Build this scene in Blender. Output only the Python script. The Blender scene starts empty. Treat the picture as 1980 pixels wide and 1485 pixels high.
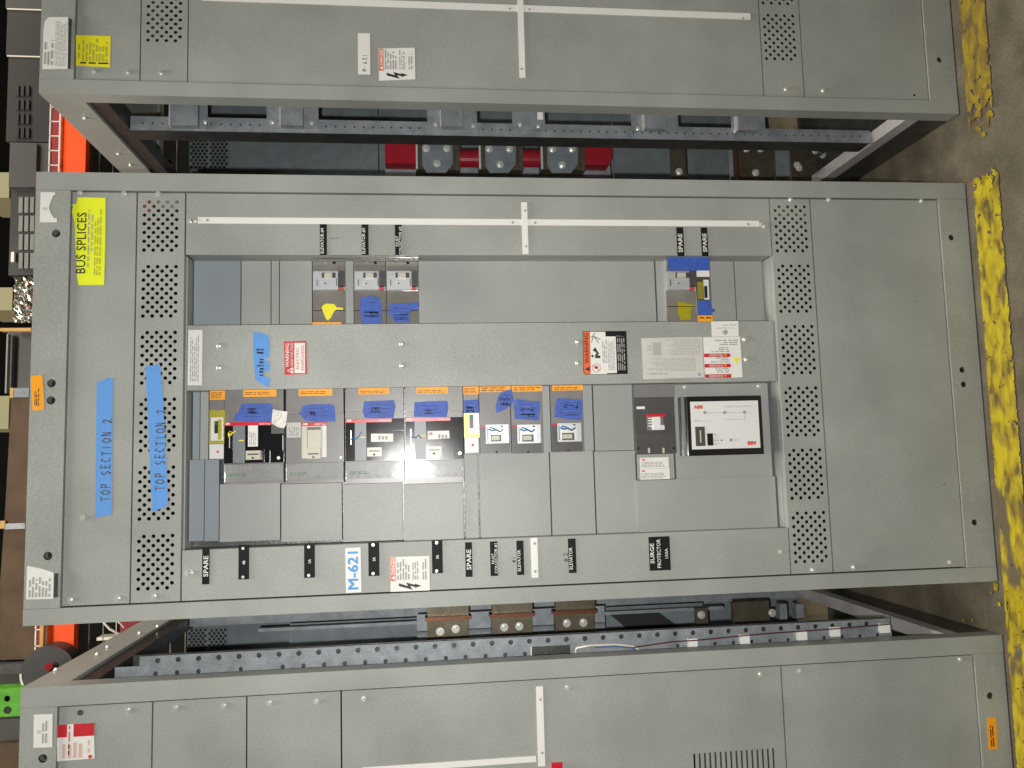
import bpy, bmesh, math, random
from mathutils import Vector, Matrix, noise
from mathutils.geometry import tessellate_polygon
random.seed(7)
scene = bpy.context.scene
COL = scene.collection

# ------------------------------------------------------------------ camera
F_PX = 1569.6
CAM = Vector((-0.18243, -1.91331, 1.41683))
RV = Vector((-0.09716995, -0.11068628, -0.02149256))
BASE = Matrix(((0, 0, -1), (-1, 0, 0), (0, 1, 0)))
ROT = Matrix.Rotation(RV.length, 3, RV.normalized()) @ BASE      # rows: right, down, forward
cam_data = bpy.data.cameras.new('camera')
cam = bpy.data.objects.new('camera', cam_data)
COL.objects.link(cam)
m3 = Matrix((ROT[0], -ROT[1], -ROT[2])).transposed()
cam.matrix_world = Matrix.Translation(CAM) @ m3.to_4x4()
cam_data.sensor_width = 36.0
cam_data.lens = F_PX / 1980 * 36
cam_data.clip_start = 0.05
cam_data.clip_end = 200
scene.camera = cam

# ------------------------------------------------------------------ light
world = bpy.data.worlds.new('World')
scene.world = world
world.use_nodes = True
bg = world.node_tree.nodes['Background']
bg.inputs[0].default_value = (0.75, 0.80, 0.70, 1)
bg.inputs[1].default_value = 0.022

def area(name, loc, target, sx, sy, power, color):
    d = bpy.data.lights.new(name, 'AREA')
    d.shape = 'RECTANGLE'; d.size = sx; d.size_y = sy
    d.energy = power; d.color = color
    o = bpy.data.objects.new(name, d); COL.objects.link(o)
    o.location = loc
    o.rotation_euler = (Vector(target) - Vector(loc)).to_track_quat('-Z', 'Y').to_euler()
    return o
# the camera's own flash, beside the lens
area('camera_flash', CAM + Vector((-0.050, 0.0, 0.040)), (-0.19, 0.0, 1.34), 0.022, 0.013, 36, (1.0, 0.985, 0.95))
# rows of warehouse ceiling lamps
area('ceiling_lamp', (0.2, -0.62, 6.0), (0.1, -0.3, 1.2), 3.0, 0.6, 260, (1.0, 0.96, 0.84))
area('ceiling_lamp', (-3.0, 1.8, 6.0), (0, 1.6, 1.5), 0.5, 2.0, 110, (1.0, 0.90, 0.74))
area('ceiling_lamp', (3.6, 0.9, 6.0), (0, 0.6, 1.6), 0.6, 3.0, 170, (1.0, 0.92, 0.78))
scene.view_settings.view_transform = 'Standard'
scene.view_settings.look = 'None'
scene.view_settings.exposure = 0.0
scene.view_settings.gamma = 1.0

# ------------------------------------------------------------------ picture-to-place survey
def ray(u, v):
    return ROT.transposed() @ Vector(((u - 990) / F_PX, (v - 742.5) / F_PX, 1))
def P(u, v, y):
    d = ray(u, v); return CAM + d * ((y - CAM.y) / d.y)
def PZ(u, v, z):
    d = ray(u, v); return CAM + d * ((z - CAM.z) / d.z)
def PX(u, v, x):
    d = ray(u, v); return CAM + d * ((x - CAM.x) / d.x)
def rect(u0, v0, u1, v1, y):
    um = (u0 + u1) / 2; vm = (v0 + v1) / 2
    return P(um, v1, y).x, P(um, v0, y).x, P(u1, vm, y).z, P(u0, vm, y).z

# ------------------------------------------------------------------ materials
MATS = {}
def mat(name, color, rough=0.5, metal=0.0, spec=0.5, bump=0.0, bscale=600, var=0.0, vscale=4.0,
        color2=None, mixscale=6.0, mixlo=0.45, mixhi=0.6, aniso=None, emit=None):
    m = bpy.data.materials.new(name); m.use_nodes = True
    nt = m.node_tree; N = nt.nodes; L = nt.links
    b = N['Principled BSDF']
    b.inputs['Roughness'].default_value = rough
    b.inputs['Metallic'].default_value = metal
    b.inputs['Specular IOR Level'].default_value = spec
    tc = N.new('ShaderNodeTexCoord')
    col = None
    def noise(scale, detail=4, dist=0.0):
        n = N.new('ShaderNodeTexNoise'); n.inputs['Scale'].default_value = scale
        n.inputs['Detail'].default_value = detail; n.inputs['Distortion'].default_value = dist
        src = tc.outputs['Object']
        if aniso:
            mp = N.new('ShaderNodeMapping'); mp.inputs['Scale'].default_value = aniso
            L.new(src, mp.inputs[0]); src = mp.outputs[0]
        L.new(src, n.inputs['Vector']); return n
    rgb = N.new('ShaderNodeRGB'); rgb.outputs[0].default_value = (*color, 1)
    out = rgb.outputs[0]
    if color2:
        n = noise(mixscale, 6, 0.3)
        r = N.new('ShaderNodeMapRange'); r.inputs[1].default_value = mixlo; r.inputs[2].default_value = mixhi
        L.new(n.outputs[0], r.inputs[0])
        mx = N.new('ShaderNodeMix'); mx.data_type = 'RGBA'
        L.new(r.outputs[0], mx.inputs[0]); L.new(out, mx.inputs[6]); mx.inputs[7].default_value = (*color2, 1)
        out = mx.outputs[2]
    if var > 0:
        n = noise(vscale, 5)
        r = N.new('ShaderNodeMapRange'); r.inputs[1].default_value = 0.3; r.inputs[2].default_value = 0.7
        r.inputs[3].default_value = 1 - var; r.inputs[4].default_value = 1 + var
        L.new(n.outputs[0], r.inputs[0])
        n2 = noise(420, 2)
        r2 = N.new('ShaderNodeMapRange'); r2.inputs[1].default_value = 0.3; r2.inputs[2].default_value = 0.7
        r2.inputs[3].default_value = 1 - var * 1.2; r2.inputs[4].default_value = 1 + var * 1.2
        L.new(n2.outputs[0], r2.inputs[0])
        mu = N.new('ShaderNodeMath'); mu.operation = 'MULTIPLY'
        L.new(r.outputs[0], mu.inputs[0]); L.new(r2.outputs[0], mu.inputs[1])
        vm = N.new('ShaderNodeVectorMath'); vm.operation = 'SCALE'
        L.new(out, vm.inputs[0]); L.new(mu.outputs[0], vm.inputs['Scale'])
        out = vm.outputs[0]
    L.new(out, b.inputs['Base Color'])
    if bump > 0:
        n = noise(bscale, 2)
        bp = N.new('ShaderNodeBump'); bp.inputs['Strength'].default_value = bump
        bp.inputs['Distance'].default_value = 0.001
        L.new(n.outputs[0], bp.inputs['Height']); L.new(bp.outputs[0], b.inputs['Normal'])
    MATS[name] = m
    return m
paint = mat('grey_enamel', (0.325, 0.337, 0.312), 0.42, 0, 0.5, bump=0.6, bscale=520, var=0.125, vscale=5)
paint_in = mat('grey_enamel_filler', (0.33, 0.345, 0.325), 0.40, 0, 0.5, bump=0.5, bscale=520, var=0.05, vscale=7)
paint_blue = mat('bluish_enamel', (0.24, 0.275, 0.30), 0.45, 0, 0.5, bump=0.4, bscale=520, var=0.05)
galv = mat('galvanised_steel', (0.285, 0.308, 0.328), 0.50, 0.35, 0.5, bump=0.15, bscale=200, var=0.14, vscale=26, color2=(0.24, 0.262, 0.285), mixscale=34)
galv_bright = mat('bright_galvanised_edge', (0.52, 0.50, 0.50), 0.5, 0.2, var=0.08, vscale=40)  # paler copy of galv; brightness of the lit lips is in the colour
galv_dark = mat('dark_galvanised_steel', (0.17, 0.20, 0.22), 0.55, 0.25, 0.5, bump=0.15, bscale=200, var=0.14, vscale=24)
galv_side = mat('dark_shaded_galvanised_steel', (0.10, 0.10, 0.095), 0.35, 0.6, 0.5, bump=0.4, bscale=160, var=0.25, vscale=30)  # darker copy of galv; side faces and interiors carry their shade in it
steel = mat('zinc_plated_steel', (0.70, 0.70, 0.66), 0.33, 0.55, var=0.04, vscale=60)
steel_soft = mat('satin_faceplate', (0.52, 0.54, 0.56), 0.38, 0.4, var=0.04, vscale=60)
dark = mat('dark_void', (0.012, 0.012, 0.012), 0.7)
white_trim = mat('white_trim_paint', (0.80, 0.79, 0.75), 0.45, var=0.02)
white_paper = mat('white_label_stock', (0.78, 0.77, 0.73), 0.5, var=0.02, vscale=30)
warm_paper = mat('greyish_label_stock', (0.60, 0.58, 0.54), 0.45, var=0.03, vscale=30)
yellow_paper = mat('fluorescent_yellow_label', (0.82, 0.90, 0.02), 0.5, var=0.03)
yellow_notice = mat('yellow_notice_label', (0.85, 0.78, 0.02), 0.5, var=0.03)
orange_paper = mat('orange_label', (0.95, 0.38, 0.01), 0.5, var=0.05, vscale=40)
orange_warn = mat('orange_warning_print', (0.80, 0.12, 0.02), 0.45)
red_paper = mat('red_label', (0.56, 0.022, 0.03), 0.45)
red_print = mat('red_print', (0.65, 0.06, 0.05), 0.5)
black_label = mat('black_engraved_label', (0.008, 0.008, 0.009), 0.6, spec=0.2)
black_ink = mat('black_ink', (0.02, 0.02, 0.02), 0.6)
grey_ink = mat('faded_print', (0.34, 0.33, 0.32), 0.6)
tag_ink = mat('brown_black_print', (0.16, 0.07, 0.01), 0.6)
blue_ink = mat('blue_print', (0.05, 0.30, 0.72), 0.5)
pen_ink = mat('pencil_line', (0.10, 0.10, 0.10), 0.6)
tape_blue = mat('blue_painters_tape', (0.105, 0.30, 0.69), 0.62, bump=0.5, bscale=160, var=0.05, vscale=40)
tape_navy = mat('creased_dark_blue_tape', (0.035, 0.095, 0.42), 0.55, bump=1.0, bscale=60, var=0.15, vscale=60)
navy_ink = mat('dark_blue_marker_and_crease', (0.012, 0.02, 0.10), 0.6)
plastic_grey = mat('warm_grey_plastic', (0.20, 0.192, 0.188), 0.33, var=0.06, vscale=25, bump=0.1)
plastic_light = mat('smoky_plastic_body', (0.40, 0.395, 0.385), 0.35, var=0.08, vscale=30, bump=0.15)
plastic_dark = mat('dark_grey_plastic', (0.075, 0.072, 0.070), 0.35, var=0.08, vscale=25, bump=0.1)
plastic_black = mat('glossy_black_plastic', (0.010, 0.010, 0.011), 0.12, spec=0.7, var=0.05, bump=0.35, bscale=11)
plastic_slate = mat('slate_grey_plastic', (0.17, 0.185, 0.205), 0.38, var=0.03)
cream = mat('cream_plastic', (0.52, 0.49, 0.40), 0.35, var=0.03)
white_plastic = mat('white_plastic', (0.74, 0.74, 0.72), 0.3)
red_plastic = mat('red_plastic', (0.62, 0.015, 0.04), 0.28)
red_insul = mat('red_insulator', (0.30, 0.014, 0.026), 0.25, var=0.1, vscale=30)
yellow_plated = mat('yellow_chromate_plate', (0.55, 0.50, 0.08), 0.32, 0.7, var=0.08, vscale=60)
yellow_tape = mat('yellow_tie', (0.80, 0.72, 0.01), 0.5, var=0.06)
green_dial = mat('green_switch', (0.02, 0.20, 0.06), 0.5)
green_print = mat('green_print', (0.10, 0.30, 0.14), 0.5)
copper = mat('tarnished_copper', (0.13, 0.112, 0.075), 0.42, 0.65, var=0.2, vscale=35)
copper_edge = mat('bright_copper', (0.24, 0.10, 0.06), 0.35, 0.9, var=0.15)
blue_wire = mat('blue_wire', (0.03, 0.15, 0.36), 0.45)
foil = mat('silver_tape', (0.55, 0.52, 0.48), 0.4, 0.3, bump=0.9, bscale=50, var=0.08)
beam_orange = mat('orange_rack_enamel', (1.0, 0.080, 0.0), 0.5, var=0.06)
beam_red = mat('red_rack_enamel', (0.22, 0.010, 0.018), 0.5, var=0.1)
beam_green = mat('green_rack_enamel', (0.085, 0.33, 0.02), 0.5, var=0.3, vscale=12)
wire = mat('galvanised_wire', (0.75, 0.70, 0.62), 0.4, 0.3)
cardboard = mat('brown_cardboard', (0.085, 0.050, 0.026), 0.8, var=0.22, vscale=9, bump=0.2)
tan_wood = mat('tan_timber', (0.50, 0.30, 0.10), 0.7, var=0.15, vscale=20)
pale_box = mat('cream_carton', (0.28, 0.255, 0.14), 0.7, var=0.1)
black_crate = mat('black_crate_plastic', (0.030, 0.028, 0.028), 0.4, var=0.15)
grey_wrap = mat('dusty_grey_housing', (0.05, 0.046, 0.048), 0.5, var=0.15, bump=0.4, bscale=30)
crate_rib = mat('grey_crate_rib', (0.20, 0.20, 0.19), 0.4, var=0.15)
silver_bag = mat('crumpled_foil', (0.80, 0.78, 0.72), 0.22, 0.95, bump=2.5, bscale=22)

def clear_mat(name, tint, gloss):
    m = bpy.data.materials.new(name); m.use_nodes = True
    N = m.node_tree.nodes; L = m.node_tree.links
    for n in list(N): N.remove(n)
    o = N.new('ShaderNodeOutputMaterial'); t = N.new('ShaderNodeBsdfTransparent'); g = N.new('ShaderNodeBsdfGlossy')
    t.inputs[0].default_value = (*tint, 1); g.inputs['Roughness'].default_value = gloss
    tc = N.new('ShaderNodeTexCoord'); no = N.new('ShaderNodeTexNoise'); no.inputs['Scale'].default_value = 30
    bp = N.new('ShaderNodeBump'); bp.inputs['Strength'].default_value = 0.25; bp.inputs['Distance'].default_value = 0.001
    L.new(tc.outputs['Object'], no.inputs['Vector']); L.new(no.outputs[0], bp.inputs['Height'])
    L.new(bp.outputs[0], g.inputs['Normal'])
    f = N.new('ShaderNodeFresnel'); f.inputs[0].default_value = 1.5
    a = N.new('ShaderNodeMath'); a.operation = 'MULTIPLY_ADD'; a.inputs[1].default_value = 1.0; a.inputs[2].default_value = 0.02
    L.new(f.outputs[0], a.inputs[0])
    mx = N.new('ShaderNodeMixShader'); L.new(a.outputs[0], mx.inputs[0]); L.new(t.outputs[0], mx.inputs[1]); L.new(g.outputs[0], mx.inputs[2])
    L.new(mx.outputs[0], o.inputs[0])
    return m
clear_cover = clear_mat('smoky_clear_plastic', (0.86, 0.85, 0.83), 0.08)
clear_plain = clear_mat('clear_plastic', (0.95, 0.95, 0.95), 0.05)

# ------------------------------------------------------------------ building helpers
WP = {}                       # world position of each object's origin
def thing(name, loc, label, cat, group=None):
    o = bpy.data.objects.new(name, None); COL.objects.link(o)
    o.location = loc; o.empty_display_size = 0.1
    o['label'] = label; o['category'] = cat
    if group: o['group'] = group
    WP[o.name] = Vector(loc)
    return o
def tag(o, label, cat, group=None):
    o['label'] = label; o['category'] = cat
    if group: o['group'] = group
    return o
def link_mesh(name, me, parent=None, loc=(0, 0, 0), label=None, kind=None):
    o = bpy.data.objects.new(name, me); COL.objects.link(o)
    loc = Vector(loc)
    WP[o.name] = loc
    if parent:
        o.parent = parent; o.location = loc - WP[parent.name]
    else:
        o.location = loc
    if label: o['label'] = label
    if kind: o['kind'] = kind
    return o
def mk(name, bm, mt, parent=None, bevel=0.0, smooth=False, label=None, kind=None, origin=None):
    """world-space bmesh -> one mesh object; its origin sits at the parent's origin (or at origin)"""
    if bevel > 0:
        es = [e for e in bm.edges if len(e.link_faces) == 2 and e.calc_face_angle(0) > 0.6]
        bmesh.ops.bevel(bm, geom=es, offset=bevel, segments=1, affect='EDGES')
    bmesh.ops.recalc_face_normals(bm, faces=bm.faces)
    org = WP[parent.name] if parent else (Vector(origin) if origin else Vector((0, 0, 0)))
    for vv in bm.verts: vv.co -= org
    me = bpy.data.meshes.new(name); bm.to_mesh(me); bm.free()
    for m_ in (mt if isinstance(mt, (list, tuple)) else [mt]): me.materials.append(m_)
    if smooth:
        for p_ in me.polygons: p_.use_smooth = True
    return link_mesh(name, me, parent, org, label, kind)
def bx(bm, x0, x1, y0, y1, z0, z1, mi=0):
    if x0 > x1: x0, x1 = x1, x0
    if z0 > z1: z0, z1 = z1, z0
    if y0 > y1: y0, y1 = y1, y0
    c = [bm.verts.new(p) for p in ((x0, y0, z0), (x1, y0, z0), (x1, y1, z0), (x0, y1, z0),
                                   (x0, y0, z1), (x1, y0, z1), (x1, y1, z1), (x0, y1, z1))]
    for f in ((0, 1, 5, 4), (1, 2, 6, 5), (2, 3, 7, 6), (3, 0, 4, 7), (4, 5, 6, 7), (3, 2, 1, 0)):
        bm.faces.new([c[i] for i in f]).material_index = mi
def BOX(name, u0, v0, u1, v1, y0, y1, mt, parent, bevel=0.0, **k):
    x0, x1, z0, z1 = rect(u0, v0, u1, v1, y0)
    bm = bmesh.new(); bx(bm, x0, x1, y0, y1, z0, z1)
    return mk(name, bm, mt, parent, bevel, **k)
def prism(bm, pts, y0, y1, mi=0):
    """outline given as (x,z) points, from y0 back to y1"""
    a = [bm.verts.new((x, y0, z)) for x, z in pts]; b = [bm.verts.new((x, y1, z)) for x, z in pts]
    n = len(pts)
    for tri in tessellate_polygon([[Vector((x, z, 0)) for x, z in pts]]):
        bm.faces.new([a[i] for i in tri]).material_index = mi
        bm.faces.new([b[i] for i in tri][::-1]).material_index = mi
    for i in range(n):
        bm.faces.new((a[i], b[i], b[(i + 1) % n], a[(i + 1) % n])).material_index = mi
def POLY(name, uv, y0, mt, parent, th=0.0006, **k):
    bm = bmesh.new()
    pts = [(P(u, v, y0).x, P(u, v, y0).z) for u, v in uv]
    prism(bm, pts, y0, y0 + th)
    return mk(name, bm, mt, parent, **k)
def cyl(bm, c, r, y0, y1, n=16, r2=None, mi=0):
    r2 = r if r2 is None else r2
    a = [bm.verts.new((c[0] + r * math.cos(2 * math.pi * i / n), y0, c[1] + r * math.sin(2 * math.pi * i / n))) for i in range(n)]
    b = [bm.verts.new((c[0] + r2 * math.cos(2 * math.pi * i / n), y1, c[1] + r2 * math.sin(2 * math.pi * i / n))) for i in range(n)]
    bm.faces.new(a).material_index = mi; bm.faces.new(b[::-1]).material_index = mi
    for i in range(n): bm.faces.new((a[i], b[i], b[(i + 1) % n], a[(i + 1) % n])).material_index = mi

def ring_pts(cx, cz, r, a0, a1, b0, b1):
    """16 directions that include the corners of the cell a0..a1 x b0..b1; returns outer and inner points"""
    cor = [math.atan2(b - cz, a - cx) for a, b in ((a1, b1), (a0, b1), (a0, b0), (a1, b0))]
    ang = []
    for i in range(4):
        s = cor[i]; e = cor[(i + 1) % 4]
        while e < s: e += 2 * math.pi
        for j in range(4): ang.append(s + (e - s) * j / 4)
    o, n = [], []
    for t in ang:
        c, s = math.cos(t), math.sin(t)
        k = 1e9
        if c > 1e-9: k = min(k, (a1 - cx) / c)
        if c < -1e-9: k = min(k, (a0 - cx) / c)
        if s > 1e-9: k = min(k, (b1 - cz) / s)
        if s < -1e-9: k = min(k, (b0 - cz) / s)
        o.append((cx + c * k, cz + s * k)); n.append((cx + c * r, cz + s * r))
    return o, n
def cell(bm, put, cx, cz, r, a0, a1, b0, b1, th):
    o, n = ring_pts(cx, cz, r, a0, a1, b0, b1)
    O = [bm.verts.new(put(a, b, 0)) for a, b in o]; I = [bm.verts.new(put(a, b, 0)) for a, b in n]
    K = [bm.verts.new(put(a, b, th)) for a, b in n]
    for i in range(16):
        j = (i + 1) % 16
        bm.faces.new((O[i], O[j], I[j], I[i])); bm.faces.new((I[i], I[j], K[j], K[i]))
def flat(bm, put, a0, a1, b0, b1):
    if a1 - a0 < 1e-6 or b1 - b0 < 1e-6: return
    bm.faces.new([bm.verts.new(put(a, b, 0)) for a, b in ((a0, b0), (a1, b0), (a1, b1), (a0, b1))])
def put_front(y):
    return lambda a, b, t: (a, y + t, b)
def holed_strip(bm, put, a0, a1, b0, b1, holes, th=0.002):
    """strip along a with round holes [(a, b, r)] of distinct a"""
    pos = a0
    for a, b, r in sorted(holes):
        w = r * 1.7
        flat(bm, put, pos, a - w, b0, b1)
        cell(bm, put, a, b, r, a - w, a + w, b0, b1, th); pos = a + w
    flat(bm, put, pos, a1, b0, b1)
def skirt(bm, x0, x1, z0, z1, y0, y1):
    for (xa, za, xb, zb) in ((x0, z0, x1, z0), (x1, z0, x1, z1), (x1, z1, x0, z1), (x0, z1, x0, z0)):
        bm.faces.new([bm.verts.new(q) for q in ((xa, y0, za), (xb, y0, zb), (xb, y1, zb), (xa, y1, za))])

def vent_panel(parent, x0, x1, z0, z1, y, groups, zc0, zc1, rows=12, rf=0.415, name='vent_panel', mt=None):
    """groups: (x of first row, x of last row) high x first; zc0/zc1: lowest and highest hole centre"""
    bm = bmesh.new(); put = put_front(y)
    pz = (zc1 - zc0) / 3.5
    gz0 = zc0 - pz / 2; gz1 = zc1 + pz / 2
    edge = x1
    for xa, xb in groups:
        pr = (xa - xb) / (rows - 1)
        ga = xa + pr / 2; gb = xb - pr / 2
        flat(bm, put, min(ga, edge), edge, z0, z1) if ga < edge else None
        flat(bm, put, gb, ga, z0, gz0); flat(bm, put, gb, ga, gz1, z1)
        for k in range(rows):
            xr = xa - k * pr
            lo = 0 if k % 2 == 0 else 1
            base = gz0 + (0 if lo == 0 else pz / 2)
            for j in range(4):
                cz = base + pz * (j + 0.5)
                cell(bm, put, xr, cz, pr * rf, xr - pr / 2, xr + pr / 2, cz - pz / 2, cz + pz / 2, 0.002)
            if lo == 0: flat(bm, put, xr - pr / 2, xr + pr / 2, gz1 - pz / 2, gz1)
            else: flat(bm, put, xr - pr / 2, xr + pr / 2, gz0, gz0 + pz / 2)
        edge = gb
    flat(bm, put, x0, edge, z0, z1)
    skirt(bm, x0, x1, z0, z1, y, y + 0.02)
    return mk(name, bm, mt or paint, parent)

# a shared screw: washer, hexagon head, slot
def screw_mesh(r, name='screw', h=0.005):
    bm = bmesh.new()
    cyl(bm, (0, 0), r, -0.0012, 0.0, 14)
    cyl(bm, (0, 0), r * 0.60, -h, -0.0011, 6, r * 0.66)
    cyl(bm, (0, 0), r * 0.38, -h - 0.0008, -h + 0.0002, 10)
    bmesh.ops.recalc_face_normals(bm, faces=bm.faces)
    me = bpy.data.meshes.new(name); bm.to_mesh(me); bm.free(); me.materials.append(steel)
    return me
SCREW = screw_mesh(0.0062)
BIGSCREW = screw_mesh(0.0115, 'bolt', 0.012)
def dome_mesh():
    bm = bmesh.new(); prev = None
    for t in (0, 0.35, 0.7, 1.05, 1.4):
        r = 0.0072 * math.cos(t); y = -0.0045 * math.sin(t)
        ring = [bm.verts.new((r * math.cos(a * math.pi / 7), y, r * math.sin(a * math.pi / 7))) for a in range(14)]
        if prev:
            for i in range(14): bm.faces.new((prev[i], prev[(i + 1) % 14], ring[(i + 1) % 14], ring[i]))
        prev = ring
    bm.faces.new(prev); bmesh.ops.recalc_face_normals(bm, faces=bm.faces)
    me = bpy.data.meshes.new('dome_screw'); bm.to_mesh(me); bm.free(); me.materials.append(steel)
    for p_ in me.polygons: p_.use_smooth = True
    return me
DOME = dome_mesh()
def screws(parent, uvs, y, me=None, name='screw'):
    for u, v in uvs:
        o = link_mesh(name, me or SCREW, parent, P(u, v, y))
        o.rotation_euler = (0, random.uniform(0, 6), 0)
def disc(parent, name, u, v, rpx, y, mt, th=0.0006):
    c = P(u, v, y); r = rpx * (y - CAM.y) / F_PX
    bm = bmesh.new(); cyl(bm, (c.x, c.z), r, y, y + th, 20)
    return mk(name, bm, mt, parent)

# ---- writing
TXT = {}
def text_mesh(txt, bold):
    key = (txt, bold)
    if key in TXT: return TXT[key]
    c = bpy.data.curves.new('writing', 'FONT'); c.body = txt; c.size = 1; c.resolution_u = 2
    c.align_x = 'CENTER' if '\n' in txt else 'LEFT'; c.space_line = 0.85
    o = bpy.data.objects.new('writing', c)
    me = bpy.data.meshes.new_from_object(o)
    vs = [(v.co.x, v.co.y) for v in me.vertices]; fs = [tuple(p.vertices) for p in me.polygons]
    bpy.data.objects.remove(o); bpy.data.meshes.remove(me)
    xs = [a for a, b in vs]; ys = [b for a, b in vs]
    x0, x1, y0, y1 = min(xs), max(xs), min(ys), max(ys)
    TXT[key] = ([((a - x0) / (x1 - x0), (b - y0) / (y1 - y0)) for a, b in vs], fs)
    return TXT[key]
def frame_pt(R_, rot, s, t):
    """s along the reading direction, t upwards, both 0..1, inside world rect"""
    x0, x1, z0, z1 = R_
    if rot == 0: return x0 + (x1 - x0) * s, z0 + (z1 - z0) * t
    if rot == 90: return x1 - (x1 - x0) * t, z0 + (z1 - z0) * s
    if rot == -90: return x0 + (x1 - x0) * t, z1 - (z1 - z0) * s
    return x1 - (x1 - x0) * s, z1 - (z1 - z0) * t
def WRITE(parent, txt, u0, v0, u1, v1, y, mt, bold=0.0, rot=0, name='lettering'):
    R_ = rect(u0, v0, u1, v1, y); vs, fs = text_mesh(txt, 0)
    bm = bmesh.new(); V = []
    hgt = (R_[3] - R_[2]) if rot in (0, 180) else (R_[1] - R_[0]); hgt /= (txt.count('\n') + 1)
    k = hgt * bold * 1.6
    for n_, (ox, oz) in enumerate(((0, 0),) if bold <= 0 else ((-k, -k), (k, -k), (-k, k), (k, k))):
        V = []
        for s, t in vs:
            x, z = frame_pt(R_, rot, s, t); V.append(bm.verts.new((x + ox, y - n_ * .00004, z + oz)))
        for f in fs:
            try: bm.faces.new([V[i] for i in f])
            except ValueError: pass
    return mk(name, bm, mt, parent)
def PRINT(parent, u0, v0, u1, v1, y, rows, mt, rot=0, fill=0.5, ragged=0.3, name='fine_print', gap=0.12, seed=1):
    """rows of type too small to read: rows of short word-long dashes"""
    rnd = random.Random(seed * 31 + rows)
    R_ = rect(u0, v0, u1, v1, y); bm = bmesh.new()
    L_ = (R_[1] - R_[0]) if rot in (0, 180) else (R_[3] - R_[2])
    H_ = (R_[3] - R_[2]) if rot in (0, 180) else (R_[1] - R_[0])
    wl = H_ / rows * 1.7 / max(L_, 1e-6)
    for i in range(rows):
        t1 = 1 - i / rows - 0.25 / rows; t0 = t1 - fill / rows
        end = 1 - rnd.random() * ragged; s = 0 if ragged < .5 else rnd.random() * .1
        while s < end:
            w = min(wl * rnd.uniform(0.6, 2.6), end - s)
            q = [frame_pt(R_, rot, a, b) for a, b in ((s, t0), (s + w, t0), (s + w, t1), (s, t1))]
            bm.faces.new([bm.verts.new((x, y, z)) for x, z in q])
            s += w + wl * (0.3 + gap)
    return mk(name, bm, mt, parent)
STROKES = {
 'T': [[(0, 1), (.8, 1)], [(.4, 1), (.38, 0)]],
 'O': [[(.4, 1), (.08, .75), (.05, .3), (.35, 0), (.7, .2), (.75, .7), (.4, 1)]],
 'P': [[(.12, 0), (.15, 1), (.6, .95), (.7, .7), (.5, .5), (.15, .45)]],
 'S': [[(.65, .9), (.3, 1), (.08, .75), (.35, .52), (.62, .3), (.4, 0), (.05, .1)]],
 's': [[(.65, .9), (.3, 1), (.08, .75), (.35, .52), (.62, .3), (.4, 0), (.05, .1)]],
 'E': [[(.7, 1), (.12, 1), (.1, 0), (.7, 0)], [(.1, .5), (.55, .52)]],
 'C': [[(.7, .9), (.3, 1), (.05, .5), (.25, .03), (.7, .1)]],
 'I': [[(.3, 1), (.28, 0)]], 'N': [[(.08, 0), (.12, 1), (.6, 0), (.66, 1)]],
 '2': [[(.1, .75), (.3, 1), (.62, .85), (.5, .45), (.1, .05), (.3, .12), (.85, 0)]],
 '1': [[(.3, 1), (.28, 0)]], '6': [[(.55, 1), (.15, .5), (.15, .1), (.5, 0), (.65, .3), (.2, .45)]],
 'M': [[(0, 0), (.1, 1), (.38, .4), (.65, 1), (.75, 0)]], '-': [[(.1, .5), (.5, .52)]],
 '#': [[(.2, 0), (.35, 1)], [(.5, 0), (.65, 1)], [(.05, .3), (.75, .35)], [(.1, .65), (.8, .7)]],
 '3': [[(.1, .95), (.6, .95), (.3, .55), (.62, .3), (.3, 0), (.05, .1)]],
 '4': [[(.1, 1), (.05, .45), (.7, .5)], [(.55, 1), (.5, 0)]], 'H': [[(.1, 0), (.12, 1)], [(.6, 0), (.62, 1)], [(.1, .5), (.6, .5)]],
 'a': [[(.6, .5), (.2, .55), (.1, .1), (.5, .1), (.6, .5), (.65, 0)]], 'u': [[(.05, .5), (.15, .05), (.5, .1), (.55, .5), (.65, 0)]],
 't': [[(.3, .95), (.3, .05), (.55, .05)], [(.05, .6), (.6, .62)]], 'e': [[(.1, .3), (.6, .35), (.4, .6), (.1, .3), (.3, 0), (.65, .1)]],
 'r': [[(.1, .5), (.15, 0), (.2, .4), (.55, .5)]], 'n': [[(.1, .5), (.12, 0), (.15, .4), (.5, .45), (.55, 0)]], 'c': [[(.6, .5), (.2, .5), (.1, .1), (.6, .05)]],
 'd': [[(.55, .5), (.15, .5), (.1, .05), (.5, .05), (.6, 1), (.62, 0)]], 'k': [[(.1, 1), (.1, 0)], [(.5, .55), (.1, .25), (.55, 0)]], ' ': []}
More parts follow.
